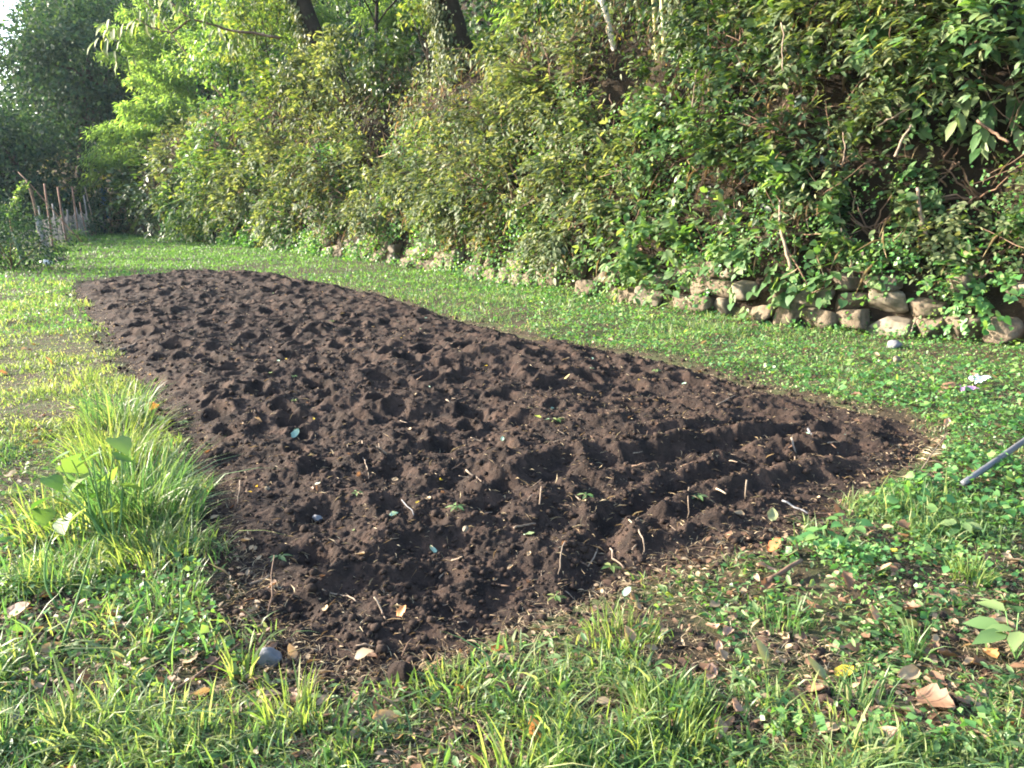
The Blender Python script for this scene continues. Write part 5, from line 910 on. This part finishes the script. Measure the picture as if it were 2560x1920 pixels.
def crumple(name, px, py, size, mat, label, cat, seed):
    p = SZ(px, py); rng = np.random.default_rng(seed); n = 14; a, b = np.meshgrid(np.linspace(-.5, .5, n), np.linspace(-.5, .5, n), indexing='ij'); z = .5 * fbm(a * 4 + seed, b * 4, 7, 3) + .25 * (1 - 3 * (a * a + b * b)); V = np.stack([a + .1 * fbm(b * 5, a * 5, 8, 2), b + .1 * fbm(a * 5, b * 5, 9, 2), z], -1).reshape(-1, 3) * np.array(size); i, j = np.meshgrid(range(n - 1), range(n - 1), indexing='ij'); k = (i * n + j).ravel(); ob = mesh_obj(name, V, np.stack([k, k + n, k + n + 1, k + 1], 1), M[mat], None, True); ob.location = p + np.array([0, 0, size[2] * .35 + .015]); return tag(ob, label, cat)
crumple('tissue', 2447, 966, (.13, .11, .12), 'white', 'crumpled white tissue on the green cover at right', 'litter', 4); crumple('wrapper', 2420, 980, (.15, .08, .05), 'pink', 'flat pink wrapper beside the crumpled white tissue', 'litter', 9)

# plants that stand out
def weed_plant():
    rng = np.random.default_rng(300); o = SZ(262, 1345); root = empty('leafy_weed', o, 'tall backlit weed with broad heart shaped leaves left of the bed', 'weed', None); st = MB(); lf = MB(); dep = o[1] - .12
    for (x, y, s) in ((249, 1150, .085), (288, 1112, .08), (205, 1150, .075), (150, 1180, .09), (120, 1210, .07), (230, 1200, .09), (265, 1205, .08), (195, 1225, .085), (130, 1260, .08), (110, 1290, .07), (240, 1250, .07), (285, 1160, .07), (170, 1150, .06), (300, 1230, .07), (90, 1320, .06), (215, 1290, .07), (160, 1310, .075), (275, 1290, .06)):
        c = at_depth(x, y - 18, dep + rng.normal(0, .10)); a = rng.uniform(0, 2 * pi); d = np.array([cos(a) * .8, sin(a) * .8, -.35]); n = np.array([-.25, .1, 1]) + rng.normal(0, .3, 3); P = wiggle(o + rng.normal(0, .02, 3) * [1, 1, 0], c, 6, .008, rng, -.01); st.add(*tube(P, np.linspace(.0035, .002, 6), 5, False)); s *= 1.45; lf.add(*leaves(c[None], d[None], n[None], s, s * .92, T_HEART))
    st.build('stems', M['stem_green'], root, origin=o); lf.build('leaves', M['fresh'], root, origin=o)
weed_plant()
def stalk_plant(name, foot, tips, r, mat, label, cat, bend=.03, seed=0, group=None):
    rng = np.random.default_rng(400 + seed); o = SZ(*foot); root = empty(name, o, label, cat, group)
    for (x, y, dd) in tips:
        t = at_depth(x, y, o[1] + dd); P = wiggle(o + rng.normal(0, .012, 3) * [1, 1, 0], t, 9, .004, rng); P[:, 0] += bend * np.sin(np.linspace(0, pi, 9)) * rng.normal(0, 1); MB().add(*tube(P, np.linspace(r, r * .35, 9), 6)).build('stalk', M[mat], root, True, o)
stalk_plant('onion_plant', (292, 1385), [(232, 1150, .0), (215, 1200, -.05), (160, 1210, .05), (170, 1240, -.08), (300, 1130, .1), (248, 1120, .12)], .0055, 'stem_green', 'clump of tall tubular green stalks beside the broad leaved weed', 'plant', seed=1)
stalk_plant('onion_plant', (150, 1520), [(138, 1325, .0)], .0052, 'stem_green', 'single upright pale tubular stalk at lower left', 'plant', seed=2); stalk_plant('onion_plant', (146, 1625), [(236, 1350, .02)], .0058, 'stem_green', 'single tubular stalk leaning right at lower left', 'plant', seed=3); stalk_plant('onion_plant', (398, 1645), [(450, 1470, .03)], .006, 'stem_green', 'bluish tubular stalk leaning right near the dark stick', 'plant', seed=4); stalk_plant('onion_plant', (-20, 1180), [(62, 1245, -.1), (-40, 1120, 0)], .006, 'stem_green', 'yellow green stalk entering from the left frame edge', 'plant', seed=5)
def tuft(name, px, py, n, h, w, mat, label, spread=.05, seed=0, bend=.4, cat='grass tuft', group=None):
    rng = np.random.default_rng(500 + seed); o = SZ(px, py); a = rng.uniform(0, 2 * pi, n); rr = spread * np.sqrt(rng.random(n)); P = np.stack([rr * np.cos(a), rr * np.sin(a), np.zeros(n)], 1); hh = h * rng.uniform(.45, 1.15, n); V, F = blades(P, hh, w * rng.uniform(.7, 1.2, n), a + rng.normal(0, .6, n), hh * bend * rng.uniform(.2, 1.4, n), rng); ob = MB().add(V, F).build(name, M[mat], None); ob.location = o; return tag(ob, label, cat, group)
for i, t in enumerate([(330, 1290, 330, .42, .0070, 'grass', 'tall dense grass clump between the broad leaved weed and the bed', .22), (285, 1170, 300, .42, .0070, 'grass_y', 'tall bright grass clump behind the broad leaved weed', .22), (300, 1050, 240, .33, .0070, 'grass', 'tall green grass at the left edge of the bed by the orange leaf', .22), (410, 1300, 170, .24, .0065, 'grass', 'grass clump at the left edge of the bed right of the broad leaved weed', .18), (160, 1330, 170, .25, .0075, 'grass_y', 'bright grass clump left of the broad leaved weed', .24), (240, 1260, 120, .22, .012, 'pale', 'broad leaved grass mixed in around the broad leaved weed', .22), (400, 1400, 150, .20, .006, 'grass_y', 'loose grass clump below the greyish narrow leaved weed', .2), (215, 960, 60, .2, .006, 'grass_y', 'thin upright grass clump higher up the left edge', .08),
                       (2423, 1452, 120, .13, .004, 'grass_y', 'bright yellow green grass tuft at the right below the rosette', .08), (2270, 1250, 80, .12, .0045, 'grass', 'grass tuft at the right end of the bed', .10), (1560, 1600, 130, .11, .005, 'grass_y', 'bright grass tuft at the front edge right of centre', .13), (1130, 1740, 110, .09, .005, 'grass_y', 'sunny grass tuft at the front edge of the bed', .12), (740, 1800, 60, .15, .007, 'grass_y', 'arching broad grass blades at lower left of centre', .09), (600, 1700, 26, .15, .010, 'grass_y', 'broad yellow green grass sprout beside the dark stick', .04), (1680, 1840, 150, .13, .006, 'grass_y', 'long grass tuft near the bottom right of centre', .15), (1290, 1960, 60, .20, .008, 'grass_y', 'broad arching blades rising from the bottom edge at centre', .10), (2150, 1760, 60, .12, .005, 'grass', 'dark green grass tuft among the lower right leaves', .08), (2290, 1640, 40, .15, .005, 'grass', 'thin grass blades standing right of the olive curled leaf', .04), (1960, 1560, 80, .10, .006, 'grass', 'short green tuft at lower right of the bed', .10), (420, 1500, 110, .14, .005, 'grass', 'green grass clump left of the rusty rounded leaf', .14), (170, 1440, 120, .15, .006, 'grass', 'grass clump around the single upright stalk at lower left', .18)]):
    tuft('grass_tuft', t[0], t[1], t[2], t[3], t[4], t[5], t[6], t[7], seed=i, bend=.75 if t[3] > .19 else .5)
def rosette(name, px, py, specs, mat, label, h=.06, seed=0, cat='weed', tm=T_OVAL, ratio=.6, group=None):
    rng = np.random.default_rng(600 + seed); o = SZ(px, py); root = empty(name, o, label, cat, group); st = MB(); lf = MB()
    for (ang, L, rad) in specs:
        a = radians(ang); b = np.array([cos(a), sin(a), 0]) * rad + np.array([0, 0, h * rng.uniform(.7, 1.2)]); st.add(*tube(wiggle((0, 0, 0), b, 5, .003, rng), .002, 5, False)); d = np.array([cos(a), sin(a), -.1]); n = np.array([-.2, -.25, 1]) + rng.normal(0, .15, 3); lf.add(*leaves(b[None], d[None], n[None], L, L * ratio, tm))
    st.build('stems', M['stem_green'], root); lf.build('leaves', M[mat], root)
rosette('serrated_weed', 2398, 1345, [(k * 51 + 10, .075, .02) for k in range(7)] + [(k * 72, .05, .01) for k in range(5)], 'fresh', 'light green rosette of serrated oval leaves at the right', .07, 1)
rosette('edge_weed', 2540, 1650, [(150, .12, .05), (190, .13, .05), (110, .12, .06), (230, .11, .04), (70, .1, .05), (170, .1, .02), (270, .12, .05), (20, .12, .06)], 'fresh', 'broad leaved plant cut by the lower right edge', .13, 2, ratio=.5)
rosette('cover_weed', 2060, 1370, [(k * 40, .06, .05) for k in range(9)], 'clover', 'clump of rounded pale green leaves at the lower right of the bed', .06, 3, tm=T_HEART, ratio=.85)
rosette('cover_weed', 2120, 1335, [(k * 45 + 20, .055, .05) for k in range(8)], 'clover', 'second clump of rounded pale leaves, nearer the right end of the bed', .06, 4, tm=T_HEART, ratio=.85)
rosette('pale_weed', 455, 1260, [(20, .07, .05), (60, .07, .06), (100, .06, .05), (160, .08, .05), (340, .08, .06)], 'pale', 'greyish narrow leaved weed at the left edge of the bed', .10, 5, ratio=.32)
for i, (x, y, s, lab) in enumerate([(1205 * 2560 // 2212, 912 * 2560 // 2212, .05, 'bright seedling on a ridge right of the bed centre'), (1140, 1275, .05, 'pale three bladed seedling on the front slope of the bed'), (893, 1240, .03, 'tiny seedling in the middle left of the bed'), (737, 1005, .03, 'yellow seedling tuft on the upper left of the bed'), (735, 945, .03, 'green seedling tuft above the yellow one on the upper left'), (735, 1080 - 0, .03, 'tiny green shoot next to the mint green leaf'), (830, 805, .04, 'small plant in the far middle of the bed'), (1745, 1248, .05, 'yellow green shoots beside the lowest furrow'), (700, 1400, .05, 'small green shoot at the left front of the bed'), (1530, 1425, .05, 'green sprout at the lower edge of the bed'), (1805, 1080, .05, 'weed seedling beside the upper furrow'), (460, 1060, .04, 'small sprout near the left edge of the bed'), (1390, 1500, .04, 'double leaved sprout near the front of the deep groove'), (1465, 1245, .045, 'dark green sprout between the furrows'), (1640, 930, .045, 'weed sprig at the right upper edge of the bed')]):
    rosette('seedling', x, y, [(k * (360 / 5) + 30 * i, s, .006) for k in range(5)], 'fresh' if i % 3 else 'yellowish', lab, .02, 20 + i, 'seedling', ratio=.38, group='seedlings in the tilled soil')
def frond():
    rng = np.random.default_rng(41); a, b = SZ(2303, 1178), SZ(2366, 1100); o = a.copy(); root = empty('dry_frond', o, 'dry pale brown fern frond lying at the right end of the bed', 'frond'); a[2] += .01; b[2] += .05; P = wiggle(a, b, 12, .004, rng, -.02); MB().add(*tube(P, .003, 5)).build('midrib', M['stem_pale'], root, True, o); ax = norm((b - a)[None])[0]; sd = np.cross(ax, [0, 0, 1]); c = []; d = []
    for i in range(40): t = .15 + .85 * (i // 2) / 20; s = 1 if i % 2 else -1; c.append([np.interp(t, np.linspace(0, 1, 12), P[:, k]) for k in range(3)]); d.append(ax * .5 + sd * s + np.array([0, 0, rng.normal(.1, .2)]))
    t = np.linspace(0, 1, 40); MB().add(*leaves(np.array(c), np.array(d), np.tile([0, 0, 1.0], (40, 1)) + rng.normal(0, .3, (40, 3)), .085 * (1.05 - t * .8), .012, T_DIA)).build('leaflets', M['straw'], root, origin=o)
frond()

# ------------------------------------------------------------------ the evening air
def haze():
    V, F = box(0, 60, 14, 780, 780, 40); ob = mesh_obj('haze', V, F, M['earth'], None); ob.data.materials.clear(); m, nt, out = new_mat('haze_air'); pv = nt.nodes.new('ShaderNodeVolumePrincipled'); pv.inputs['Color'].default_value = (.66, .86, 1, 1); pv.inputs['Density'].default_value = .00022; pv.inputs['Anisotropy'].default_value = .3; nt.links.new(pv.outputs[0], out.inputs['Volume']); ob.data.materials.append(m); tag(ob, kind='stuff')
haze()
